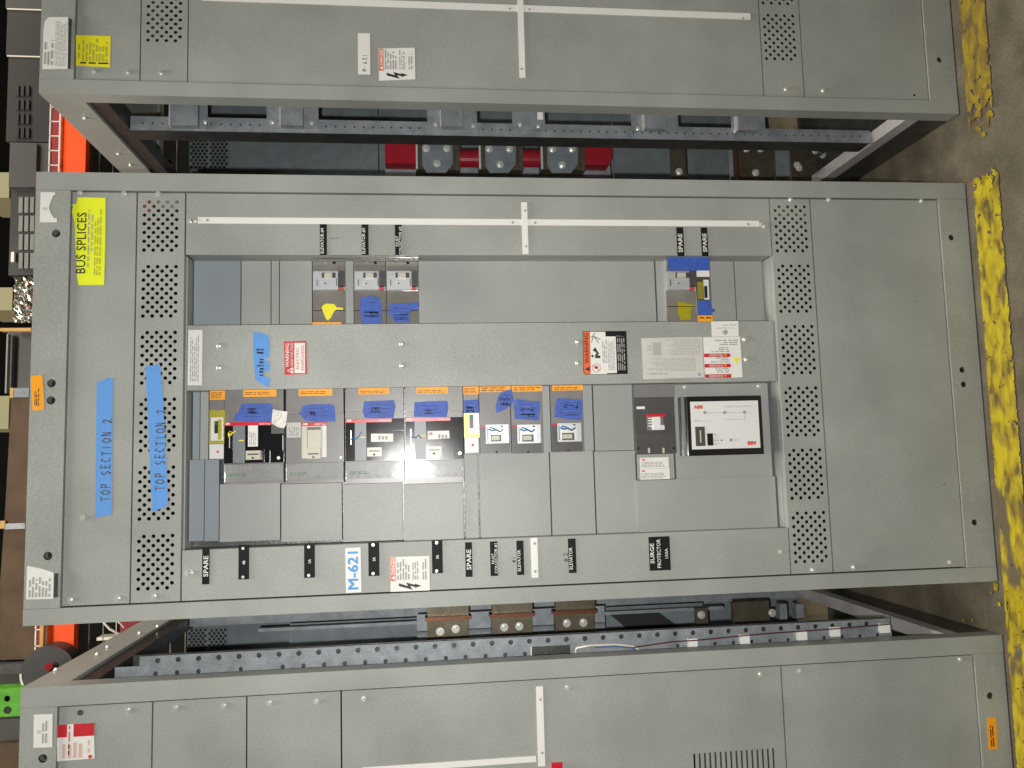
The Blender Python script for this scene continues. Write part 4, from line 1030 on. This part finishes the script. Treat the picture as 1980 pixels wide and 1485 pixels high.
# louvred rear vent
def rear_vent(root, u0, v0, u1, v1, rows):
    y = D - .025; um = u0 + (u1 - u0) * .5
    for a, b_ in ((u0, um), (um, u1)):
        x0, x1, z0, z1 = rect(a, v0, b_, v1, y); pz = (z1 - z0) / 4.5
        vent_panel(root, x0, x1, z0, z1, y, [(x1 - .006, x0 + .006)], z0 + pz / 2, z0 + pz * 4.0, rows=rows, rf=.5, name='rear_vent', mt=galv_dark)
        bm = bmesh.new(); bx(bm, x0, x1, y + .0030, y + .0034, z0, z1); mk('vent_shade_sheet', bm, dark, root)  # dark sheet stands for the shade behind the perforations
rear_vent(RC, 366, 250, 442, 326, 12)
disc(RC, 'cable_hole', 331, 312, 5, D - .024, dark)
bm = bmesh.new(); x0, x1, z0, z1 = rect(296, 205, 308, 345, D - .06); bx(bm, RXA + .04, RXA + .9, D - .06, D - .05, z0, z1); mk('cross_member', bm, galv, RC)
# bus bar assembly seen between the uprights
YB = .45
def rrect(root, name, u0, v0, u1, v1, y0, y1, mt, **k): return BOX(name, u0, v0, u1, v1, y0, y1, mt, root, .0015, **k)
ins = rrect(RC, 'bus_insulator', 744, 268, 803, 316, YB, YB + .05, red_insul)
def hcyl(root, name, u0, v0, u1, v1, y, mt):
    """round bar standing upright in the world"""
    x0, x1, z0, z1 = rect(u0, v0, u1, v1, y); r = (x1 - x0) / 2
    c = (x0 + x1) / 2; bm = bmesh.new()
    A = [bm.verts.new((c + r * math.cos(a * math.pi / 10), y + r + r * math.sin(a * math.pi / 10), z0)) for a in range(20)]
    B_ = [bm.verts.new((c + r * math.cos(a * math.pi / 10), y + r + r * math.sin(a * math.pi / 10), z1)) for a in range(20)]
    bm.faces.new(A); bm.faces.new(B_[::-1])
    for i in range(20): bm.faces.new((A[i], A[(i + 1) % 20], B_[(i + 1) % 20], B_[i]))
    return mk(name, bm, mt, root, smooth=False)
for a, b_ in ((889, 927), (1010, 1048)): hcyl(RC, 'insulator_rod', a, 284, b_, 317, YB, red_insul)
rrect(RC, 'bus_insulator', 1131, 284, 1177, 319, YB, YB + .05, red_insul); rrect(RC, 'insulator_tip', 1176, 284, 1183, 309, YB + .002, YB + .048, red_insul)
for a, bs in ((804, [(824, 287), (864, 287), (845, 316)]), (926, [(946, 288), (985, 288), (967, 318)]), (1046, [(1068, 288), (1106, 288), (1087, 319)])):
    cb = rrect(RC, 'bus_clamp', a, 268, a + 85, 328, YB - .012, YB + .04, copper)
    POLY('clamp_plate', [(a + 12, 268), (a + 72, 268), (a + 71, 318), (a + 58, 334), (a + 22, 334), (a + 12, 320)], YB - .018, galv_dark, cb, .006)
    BOX('brass_edge', a, 268, a + 3.5, 326, YB - .022, YB - .0125, galv_bright, cb); BOX('clamp_flange', a + 77, 268, a + 85, 330, YB - .022, YB - .0125, copper, cb)
    for u, v in bs: link_mesh('bolt', BIGSCREW, cb, P(u, v, YB - .018))
rrect(RC, 'ground_bar', 1297, 270, 1326, 345, YB, YB + .01, copper); link_mesh('bolt', BIGSCREW, RC, P(1313, 332, YB)); 
rrect(RC, 'bus_bar', 1428, 270, 1497, 350, YB, YB + .02, copper)
for u, v in ((1443, 288), (1470, 288), (1461, 334)): link_mesh('bolt', BIGSCREW, RC, P(u, v, YB))
rrect(RC, 'bar_edge', 1425, 283, 1428, 350, YB - .01, YB + .02, copper_edge); rrect(RC, 'support_strut', 1412, 280, 1419, 350, YB + .05, YB + .06, galv)
rrect(RC, 'support_strut', 1498, 282, 1526, 350, YB + .2, YB + .21, galv)
rrect(RC, 'support_plate', 745, 316, 1180, 345, YB + .06, YB + .065, galv)
rrect(RC, 'bus_bar', 1530, 283, 1580, 350, YB + .12, YB + .13, copper)
for u, v in ((1541, 319), (1576, 292), (1590, 300), (1545, 325)): link_mesh('bolt', BIGSCREW, RC, P(u, v, YB + .1))
# slanted earth conductor at the base
TUBE(RC, 'earth_conductor', [PX(1530, 346, .78), PX(1600, 288, .72)], .004, copper)

# ------------------------------------------------------------------ left-hand cabinet (world left, lower edge of the photograph)
LXB = -0.640; LXA = LXB - 2 * HX
LC = thing('switchboard_cabinet', (LXA + HX, 0, 0), 'grey switchboard with red and white label and slotted lower panel', 'switchboard', 'grey switchboard sections standing side by side')
carcass(LC, LXA, LXB, [hole_at(82, 1467, .0095)], [hole_at(1915, 1345.5, .0085)])
rear(LC, LXA, LXB, [0.72, 1.5])
px0, px1 = LXA + SL + .0034, LXB - SR - .0034
v_ = 1410
def zl(u): return P(u, v_, .005).z
cuts = [(None, 293), (296, 475.5), (478.5, 658.5), (661.5, 1508)]
p_ = []
for a, b_ in cuts: p_.append(panel(LC, px0, px1, zl(b_), IZ1 - .003 if a is None else zl(a)))
# the tall panel carries ventilation slots
zs0 = zl(1519); 
lp = panel(LC, px0, px1, IZ0 + .003, zl(1518))
bpy.data.objects.remove(p_[-1])
zt, zb = zl(661.5), zl(1515.5)
bm = bmesh.new(); sx1 = P(1420, 1452, .005).x; sx0 = sx1 - .35
us = [1343 + 10.2 * k for k in range(16)]
yq = .005
bx_z = []
for u in us:
    zc = P(u, 1470, yq).z; bx_z.append((zc + .0024, zc - .0024))
put = put_front(yq)
za_ = zt
for hi, lo in bx_z:
    flat(bm, put, px0, px1, hi, za_); flat(bm, put, px0, sx0, lo, hi); flat(bm, put, sx1, px1, lo, hi)
    for q in (((sx0, yq, lo), (sx1, yq, lo), (sx1, yq + .004, lo), (sx0, yq + .004, lo)), ((sx0, yq, hi), (sx1, yq, hi), (sx1, yq + .004, hi), (sx0, yq + .004, hi)), ((sx1, yq, lo), (sx1, yq, hi), (sx1, yq + .004, hi), (sx1, yq + .004, lo))):
        bm.faces.new([bm.verts.new(w) for w in q])
    za_ = lo
flat(bm, put, px0, px1, zb, za_); skirt(bm, px0, px1, zb, zt, yq, yq + .018)
slot_panel = mk('slotted_panel', bm, paint, LC)
screws(p_[0], [(248, 1373)], .005); screws(p_[1], [(341, 1368), (433, 1364)], .005); screws(p_[2], [(522, 1359), (612, 1356)], .005)
screws(slot_panel, [(703, 1351), (1097, 1329), (1470, 1304)], .005); screws(lp, [(1546, 1297), (1856, 1275)], .005)
disc(p_[0], 'screw_hole', 155, 1378, 5, .0044, plastic_dark)
BOX('mimic_strip', 1038.5, 1327, 1052, 1482, .0035, .0049, white_trim, slot_panel); BOX('mimic_strip', 700, 1473, 1037, 1485, .0035, .0049, white_trim, slot_panel)
for u, v in ((1045, 1353), (1048.5, 1456), (1010.5, 1480)): disc(slot_panel, 'rivet', u, v, 2.4, .0030, grey_ink)
BOX('indicator_lamp', 1067, 1476, 1088, 1500, -.004, .0049, red_plastic, slot_panel)
s = sticker(p_[0], [(110, 1402), (181, 1398), (183, 1466.5), (110.5, 1472)], .005, white_paper, label='white label with red header blocks')
BOX('red_header', 111, 1401.5, 129.5, 1426, .0040, .0043, red_paper, s); BOX('red_header', 142, 1399, 182, 1423.5, .0040, .0043, red_paper, s)
PRINT(s, 118, 1433, 160, 1466, .0039, 4, mat('salmon_print', (.68, .42, .33), .6), ragged=.3); PRINT(s, 131, 1403, 136, 1460, .0039, 1, red_print, ragged=.1); PRINT(s, 168, 1430, 174, 1456, .0039, 1, MATS['salmon_print'], ragged=.1)
disc(s, 'seal', 174, 1463, 3.4, .0038, red_print)
s = sticker(LC, [(65.5, 1382), (101.5, 1380.5), (101, 1445), (64.5, 1446)], .0008, white_paper); PRINT(s, 80, 1390, 92, 1437, -.0003, 2, grey_ink, ragged=.3); disc(s, 'approval_mark', 74, 1415, 3.4, -.0004, warm_paper)
s = sticker(LC, [(1909, 1387.5), (1926, 1388), (1929, 1447), (1911.5, 1450)], .0008, orange_paper); PRINT(s, 1914, 1395, 1922, 1444, -.0003, 2, black_ink, ragged=.3)

YA = .085; YB2 = .089
def left_strip(v_out, v_in, yp, zt_, zb_, holes):
    xo, xi = P(850, v_out, yp).x, P(850, v_in, yp).x
    bm = bmesh.new(); holed_strip(bm, lambda a, b, t: (b, yp + t, a), zb_, zt_, xo, xi, holes, .003)
    return mk('perforated_upright', bm, galv, LC)
xm1 = P(850, 1273, YA).x; xm2 = P(850, 1249, YB2).x
zsq1, zsq0 = P(1026, 1262, YA).z, P(1103, 1262, YA).z
zlo = P(222, 1292, YA).z; zup = P(270, 1264, YB2).z; zend = P(1722, 1216, YB2).z
zz = P(587, 1283, YA).z
left_strip(1287, 1257.5, YA, zlo, zsq1, [(zz - .0475 * k, xm1, .0052) for k in range(-7, 40) if zlo - .03 > zz - .0475 * k > zsq1 + .012 and k not in (-4, -2)])
left_strip(1287, 1257.5, YA, zsq0, zend, [(zz - .0475 * k, xm1, .0045) for k in range(0, 60) if zsq0 - .25 > zz - .0475 * k > zend + .02])
zz = P(265, 1275, YB2).z
left_strip(1260, 1240, YB2, zup, zend, [(zz - .0455 * k, xm2, .0060) for k in range(0, 60) if zup - .01 > zz - .0455 * k > zend + .02])
bm = bmesh.new(); bx(bm, P(850, 1286, YA).x, P(850, 1242, YA).x, YA + .03, YA + .032, zend, zlo - .03); mk('upright_web', bm, galv_side, LC)
bm = bmesh.new(); bx(bm, P(850, 1286, YA).x, P(850, 1259, YA).x, YA - .0005, YA + .028, zsq1 - .003, zsq1 - .0002); mk('lit_opening_edge', bm, white_trim, LC)  # white colour stands for the lit edge of the cut-out
def yX(u, v): return P(u, v, YA - .004)
def clip(u, v, w, h):
    BOX('cable_clip', u - w, v - h, u + w, v + h, YA - .012, YA - .0006, white_trim, LC, .0015)
for u, v in ((1340, 1244), (1441, 1236), (1552, 1229), (1616, 1222), (1712, 1215)): clip(u, v, 9, 9)
TUBE(LC, 'wire_run', [P(u, v, YA - .014) for u, v in ((1225, 1252), (1300, 1241), (1350, 1238), (1440, 1229), (1500, 1224), (1560, 1220), (1640, 1214), (1720, 1207))], .0016, mat('dark_red_wire', (.10, .02, .02), .4))
TUBE(LC, 'clear_sleeve', [yX(u, v) for u, v in ((1120, 1268), (1112, 1264), (1114, 1253), (1140, 1248), (1190, 1246), (1225, 1249), (1238, 1258), (1232, 1266))], .0035, wire)
TUBE(LC, 'wire_run', [yX(u, v) for u, v in ((1150, 1252), (1190, 1250), (1222, 1253), (1240, 1264))], .0014, blue_wire)
for u, v in ((100, 1296), (180, 1266), (200, 1252), (262, 1225), (297, 1212)):
    o = link_mesh('bolt', SCREW, LC, PX(u + 8, v, LXB + .0005)); o.rotation_euler = (0, 0, math.pi / 2)
rear_vent(LC, 362, 1215, 440, 1262, 8)
YL = .42
for a, w, vt_, bolts in ((826, 80, 1193, [(851, 1221), (881, 1216)]), (951, 78, 1187, [(975, 1213), (1004, 1211)]), (1074, 76, 1181, [(1096, 1205), (1128, 1204)])):
    bb = rrect(LC, 'bus_bar', a, vt_ + 5, a + w, vt_ + 48, YL, YL + .03, copper)
    BOX('copper_edge', a - 4, vt_, a + w + 5, vt_ + 6.5, YL - .012, YL + .03, copper_edge, bb)
    BOX('upper_bar', a, vt_ - 30, a + w, vt_ - .5, YL + .01, YL + .03, copper, bb)
    for u, v in bolts: link_mesh('bolt', BIGSCREW, bb, P(u, v, YL))
rrect(LC, 'bus_support', 806, 1180, 1170, 1238, YL + .08, YL + .085, galv)
rrect(LC, 'support_ridge', 806, 1214, 1170, 1220, YL + .06, YL + .079, galv_dark)
rrect(LC, 'support_ridge', 500, 1194, 1400, 1200, YL + .10, YL + .12, galv)
rrect(LC, 'divider_plate', 560, 1200, 806, 1250, YL + .22, YL + .225, galv_dark)
rrect(LC, 'divider_plate', 1172, 1170, 1360, 1230, YL + .16, YL + .165, galv_dark)
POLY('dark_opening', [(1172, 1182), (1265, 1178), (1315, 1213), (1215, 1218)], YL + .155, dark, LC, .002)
rrect(LC, 'bus_bar', 1345, 1176, 1369, 1212, YL, YL + .01, copper); link_mesh('bolt', BIGSCREW, LC, P(1356, 1189, YL))
rrect(LC, 'bus_bar', 1418, 1163, 1488, 1205, YL, YL + .02, copper)
for a in (1508, 1540): rrect(LC, 'post_insulator', a, 1168, a + 14, 1198, YL + .02, YL + .05, galv)
link_mesh('bolt', BIGSCREW, LC, P(1493, 1185, YL)); link_mesh('bolt', BIGSCREW, LC, P(1456, 1216, .3))

# base channels the cabinets stand on, a little behind the fronts
for root, xa, xb in ((MID, -HX, HX), (RC, RXA, RXB), (LC, LXA, LXB)):
    pass

# ================================================================== BACKGROUND: pallet rack and stored goods
YR = 2.3
rack = thing('pallet_rack', (0.0, YR, 0), 'pallet rack behind the switchboards with orange beam and wire deck', 'storage rack')
def BG(name, u0, v0, u1, v1, y0, dep, mt, parent=None, bev=.004, label=None, cat=None, group=None):
    x0, x1, z0, z1 = rect(u0, v0, u1, v1, y0)
    bm = bmesh.new(); bx(bm, x0, x1, y0, y0 + dep, z0, z1)
    if parent: return mk(name, bm, mt, parent, bev)
    o = mk(name, bm, mt, None, bev, origin=((x0 + x1) / 2, y0, z0))
    return tag(o, label, cat, group)
_, _, oz0, oz1 = rect(102.5, 700, 154, 840, YR)
bm = bmesh.new(); bx(bm, -3.26, 3.26, YR, YR + .05, oz0, oz1); mk('load_beam', bm, beam_orange, rack, .006)
bm = bmesh.new(); bx(bm, -3.26, 3.26, YR + 1.05, YR + 1.10, oz0, oz1 + .03); mk('load_beam', bm, beam_red, rack, .006)
for x in (-3.3, 3.3):
    for y in (YR, YR + 1.05):
        bm = bmesh.new(); bx(bm, x - .04, x + .04, y, y + .07, 0, 4.6); mk('rack_upright', bm, beam_red, rack, .004)
# wire deck on the beams: front lip and cross wires
zd = oz1 + .004
bm = bmesh.new()
bx(bm, -2.35, 2.35, YR - .012, YR - .006, oz1 - .006, oz1 + .002)
bx(bm, -2.35, 2.35, YR - .006, YR, oz1 + .045, oz1 + .051)
x = -2.3
while x < 2.35:
    bx(bm, x, x + .005, YR - .006, YR, oz1 - .004, oz1 + .05); x += .0765
for k in range(5): bx(bm, -2.35, 2.35, YR + .12 + .2 * k, YR + .124 + .2 * k, zd, zd + .004)
mk('wire_deck', bm, wire, rack, kind='stuff')
bm = bmesh.new(); bx(bm, -2.35, 2.35, YR + .03, YR + .036, oz1 + .001, oz1 + .052); mk('deck_backing', bm, beam_red, rack)
# hanging wire mesh behind the beam
bm = bmesh.new()
for k in range(6):
    zq = oz0 - .10 - .085 * k; bx(bm, -2.35, 2.35, YR + .9, YR + .905, zq, zq + .005)
mk('mesh_backing', bm, wire, rack, kind='stuff')

ZD = oz1 + .055                                    # goods stand here
def goods(name, v0, v1, ut, y0, dep, mt, label, cat, bev=.006, group=None, ub=None):
    """box standing on the deck: v range gives the width, ut its upper edge in the picture"""
    vm = (v0 + v1) / 2
    xa_, xb_ = P(60, v1, y0).x, P(60, v0, y0).x; zt_ = P(ut, vm, y0).z; zb_ = ZD if ub is None else P(ub, vm, y0).z
    bm = bmesh.new(); bx(bm, xa_, xb_, y0, y0 + dep, zb_, zt_)
    o = mk(name, bm, mt, None, bev, origin=((xa_ + xb_) / 2, y0, zb_)); tag(o, label, cat, group)
    return o
YG = YR + .05
a1 = goods('equipment_housing', -60, 17, 12, YG, .5, plastic_dark, 'dark housing at the right end of the rack deck', 'equipment')
a2 = goods('equipment_housing', 18, 108, 13, YG, .5, black_crate, 'wide black housing with bright metal edges on the rack', 'equipment')
for v in (17.5, 108.5):
    c0_, c1_ = P(14, v, YG - .002), P(74, v, YG - .002)
    bm = bmesh.new(); bx(bm, c0_.x - .003, c0_.x + .003, YG - .006, YG - .001, ZD, c0_.z); mk('metal_edge', bm, wire, a2)
a3 = goods('equipment_housing', 109, 274, 14, YG, .5, black_crate, 'black ribbed housing between the plain one and the grey one', 'equipment')
for k in range(4):
    for j in range(3):
        u, v = 30 + 10 * j, 165 + 27 * k
        BOX('cooling_rib', u, v, u + 6, v + 20, YG - .008, YG - .001, black_crate, a3)
a4 = goods('equipment_housing', 276, 362, 18, YG - .02, .5, grey_wrap, 'dusty dark grey housing beside the orange beam gap', 'equipment')
BOX('lower_lip', 60, 277, 70, 361, YG - .035, YG - .022, plastic_dark, a4)
a5 = goods('storage_crate', 364, 532, 19, YG, .45, black_crate, 'black plastic crate with pale vertical ribs behind the cabinet corner', 'crate')
for k in range(4):
    for j in range(3 if k < 3 else 3):
        u = 36 + 11 * j + (1.5 * k if False else 0); v = 381 + 36 * k
        BOX('crate_rib', u, v, u + 7.5, v + 30, YG - .012, YG - .001, crate_rib, a5)
BOX('crate_latch', 21, 487, 27, 506, YG - .02, YG - .001, wire, a5)
# foil bag with folds
xa_, xb_ = P(60, 624, YG).x, P(60, 536, YG).x; zt_ = P(25, 580, YG).z
bm = bmesh.new(); nx_, nz_ = 16, 14; V = {}
rn = random.Random(3)
for i in range(nx_ + 1):
    for j in range(nz_ + 1):
        s_, t_ = i / nx_, j / nz_
        bul = .06 * math.sin(math.pi * s_) * math.sin(math.pi * t_)
        V[i, j] = bm.verts.new((xa_ + (xb_ - xa_) * s_, YG - bul + rn.uniform(-.012, .012), ZD + (zt_ - ZD) * t_ * (1 - .04 * rn.random())))
for i in range(nx_):
    for j in range(nz_): bm.faces.new((V[i, j], V[i + 1, j], V[i + 1, j + 1], V[i, j + 1]))
bmesh.ops.solidify(bm, geom=list(bm.faces), thickness=-.05)
tag(mk('foil_bag', bm, silver_bag, None, origin=((xa_ + xb_) / 2, YG, ZD)), 'crumpled silver foil bag standing on the rack deck', 'bag')
a6 = goods('equipment_housing', 640, 752, 13, YG + .1, .5, black_crate, 'black box with thin tan edge left of the foil bag', 'equipment')
BOX('tan_edge', 0, 634, 60, 640, YG, YG + .04, tan_wood, a6); BOX('edge_bar', 11, 646, 14, 760, YG + .06, YG + .09, crate_rib, a6)
# long cardboard-brown beam pack, tapering
zb_ = P(52, 1000, YG).z
bm = bmesh.new()
pts = [(P(22, 766, YG).x, P(22, 766, YG).z), (P(17, 860, YG).x, P(17, 860, YG).z), (P(9, 1000, YG).x, P(9, 1000, YG).z), (P(0, 1130, YG).x, P(0, 1130, YG).z), (P(0, 1276, YG).x, P(0, 1276, YG).z),
       (P(45, 1276, YG).x, ZD), (P(52, 766, YG).x, ZD)]
prism(bm, pts, YG, YG + .5)
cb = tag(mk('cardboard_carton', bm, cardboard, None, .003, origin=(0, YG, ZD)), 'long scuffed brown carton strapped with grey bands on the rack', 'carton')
BOX('strap', 26, 750, 56, 768, YG - .01, YG + .3, galv_dark, cb); BOX('strap_end', 19, 750, 26, 769, YG - .012, YG + .1, tan_wood, cb)
BOX('strap', 9, 1012, 48, 1023, YG - .01, YG - .001, galv, cb); BOX('strap_end', 0, 1007, 9, 1022, YG - .012, YG - .001, tan_wood, cb)
a7 = goods('slatted_box', 1278, 1330, -6, YG, .5, black_crate, 'near-black box between brown carton and green rack upright', 'box')
a7b = BOX('box_edge', 0, 1284, 46, 1303, YG - .01, YG - .001, galv_side, a7)
# green beam end
x0, x1, z0_, z1_ = rect(-40, 1331, 60, 1386, YG - .2); z0_ = 0.0
gb = thing('rack_upright', ((x0 + x1) / 2, YG - .2, z0_), 'bright green perforated rack upright behind the corner of the cabinet with red and white label', 'rack upright')
bm = bmesh.new()
holed_strip(bm, lambda a, b, t: (b, YG - .2 + t, a), z0_, z1_, x0, x1, [(P(14, 1351, YG - .2).z, P(14, 1351, YG - .2).x, .014)], .004)
skirt(bm, x0, x1, z0_, z1_, YG - .2, YG - .12); mk('upright_face', bm, beam_green, gb)
for u, v in ((14, 1373), ):
    disc(gb, 'beam_hole', u, v, 6.5, YG - .2015, dark)
bm = bmesh.new(); c = P(14, 1351, YG - .19); cyl(bm, (c.x, c.z), .02, YG - .185, YG - .18); mk('hole_shade_disc', bm, dark, gb)  # dark disc for the shade inside the hole
goods('canvas_bale', 1388, 1432, -8, YG, .5, plastic_dark, 'dark charcoal bale under the green rack upright', 'bale')
o = goods('timber_board', 1434, 1560, -30, YG - .1, .04, cardboard, 'rough brown board at the corner beyond the left cabinet', 'board')
# pale cartons on the next level up
for (v0, v1, u1, lb) in ((333, 382, 18, 'small cream carton above the black crate'), (556, 600, 24, 'cream carton on the upper level beside the foil bag'), (766, 830, 17, 'dull olive carton above the brown carton')):
    x0, x1, za_, zb_ = rect(-60, v0, u1, v1, YG + .02)
    bm = bmesh.new(); bx(bm, x0, x1, YG + .02, YG + .36, za_, zb_)
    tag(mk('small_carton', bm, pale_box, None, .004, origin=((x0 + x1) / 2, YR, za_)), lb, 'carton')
# tan batten and round steel cover in the gap left of the middle cabinet
tb = BG('timber_batten', 76, 1203, 83, 1300, YR - .035, .03, tan_wood, label='thin tan batten standing before the orange beam', cat='batten')
cc = P(92, 1300, YR - .1); bm = bmesh.new(); cyl(bm, (cc.x, cc.z), .120, YR - .10, YR - .002, 40); cyl(bm, (cc.x, cc.z), .02, YR - .12, YR - .10, 20)
rc_ = tag(mk('round_housing', bm, grey_wrap, None, .003, origin=(cc.x, YR - .05, cc.z)), 'dark round housing with pale rim above the left cabinet', 'lamp housing')
bm = bmesh.new()
for i in range(22):
    a, b_ = math.pi * (.50 + .62 * i / 22), math.pi * (.50 + .62 * (i + 1) / 22)
    bm.faces.new([bm.verts.new((cc.x + r * math.cos(t_), YR - .103, cc.z + r * math.sin(t_))) for r, t_ in ((.113, a), (.113, b_), (.123, b_), (.123, a))])
mk('pale_rim', bm, wire, rc_)
disc(rc_, 'red_reflection_disc', 94, 1289, 7, YR - .1215, red_insul)  # flat red disc painted for a red reflection on the housing
# loose conduit arcs hanging behind
cd = thing('conduit_loop', P(215, 1210, 2.2), 'loose pale conduit loop hanging behind the left cabinet rail', 'conduit')
TUBE(cd, 'conduit', [P(u, v, 2.2) for u, v in ((195, 1190), (202, 1205), (212, 1216), (226, 1224), (245, 1232), (262, 1236))], .006, wire)
TUBE(cd, 'conduit', [P(u, v, 2.22) for u, v in ((225, 1200), (233, 1206), (240, 1214))], .004, wire)
ft = BG('reflection_strip', 187, 1232, 222, 1238, 3.6, .1, mat('pale_reflection_strip', (.8, .8, .7), .4), label='pale strip for the ceiling-lamp reflection beside the rail', cat='light fixture')  # pale colour stands for the ceiling lamp's reflection by the rail
# far dark wall of the warehouse
bm = bmesh.new(); bx(bm, -14, 14, 9.0, 9.1, 0, 9)
w = mk('warehouse_wall', bm, mat('dark_wall_paint', (0.06, 0.062, 0.058), .8, var=.15), None); w['kind'] = 'structure'
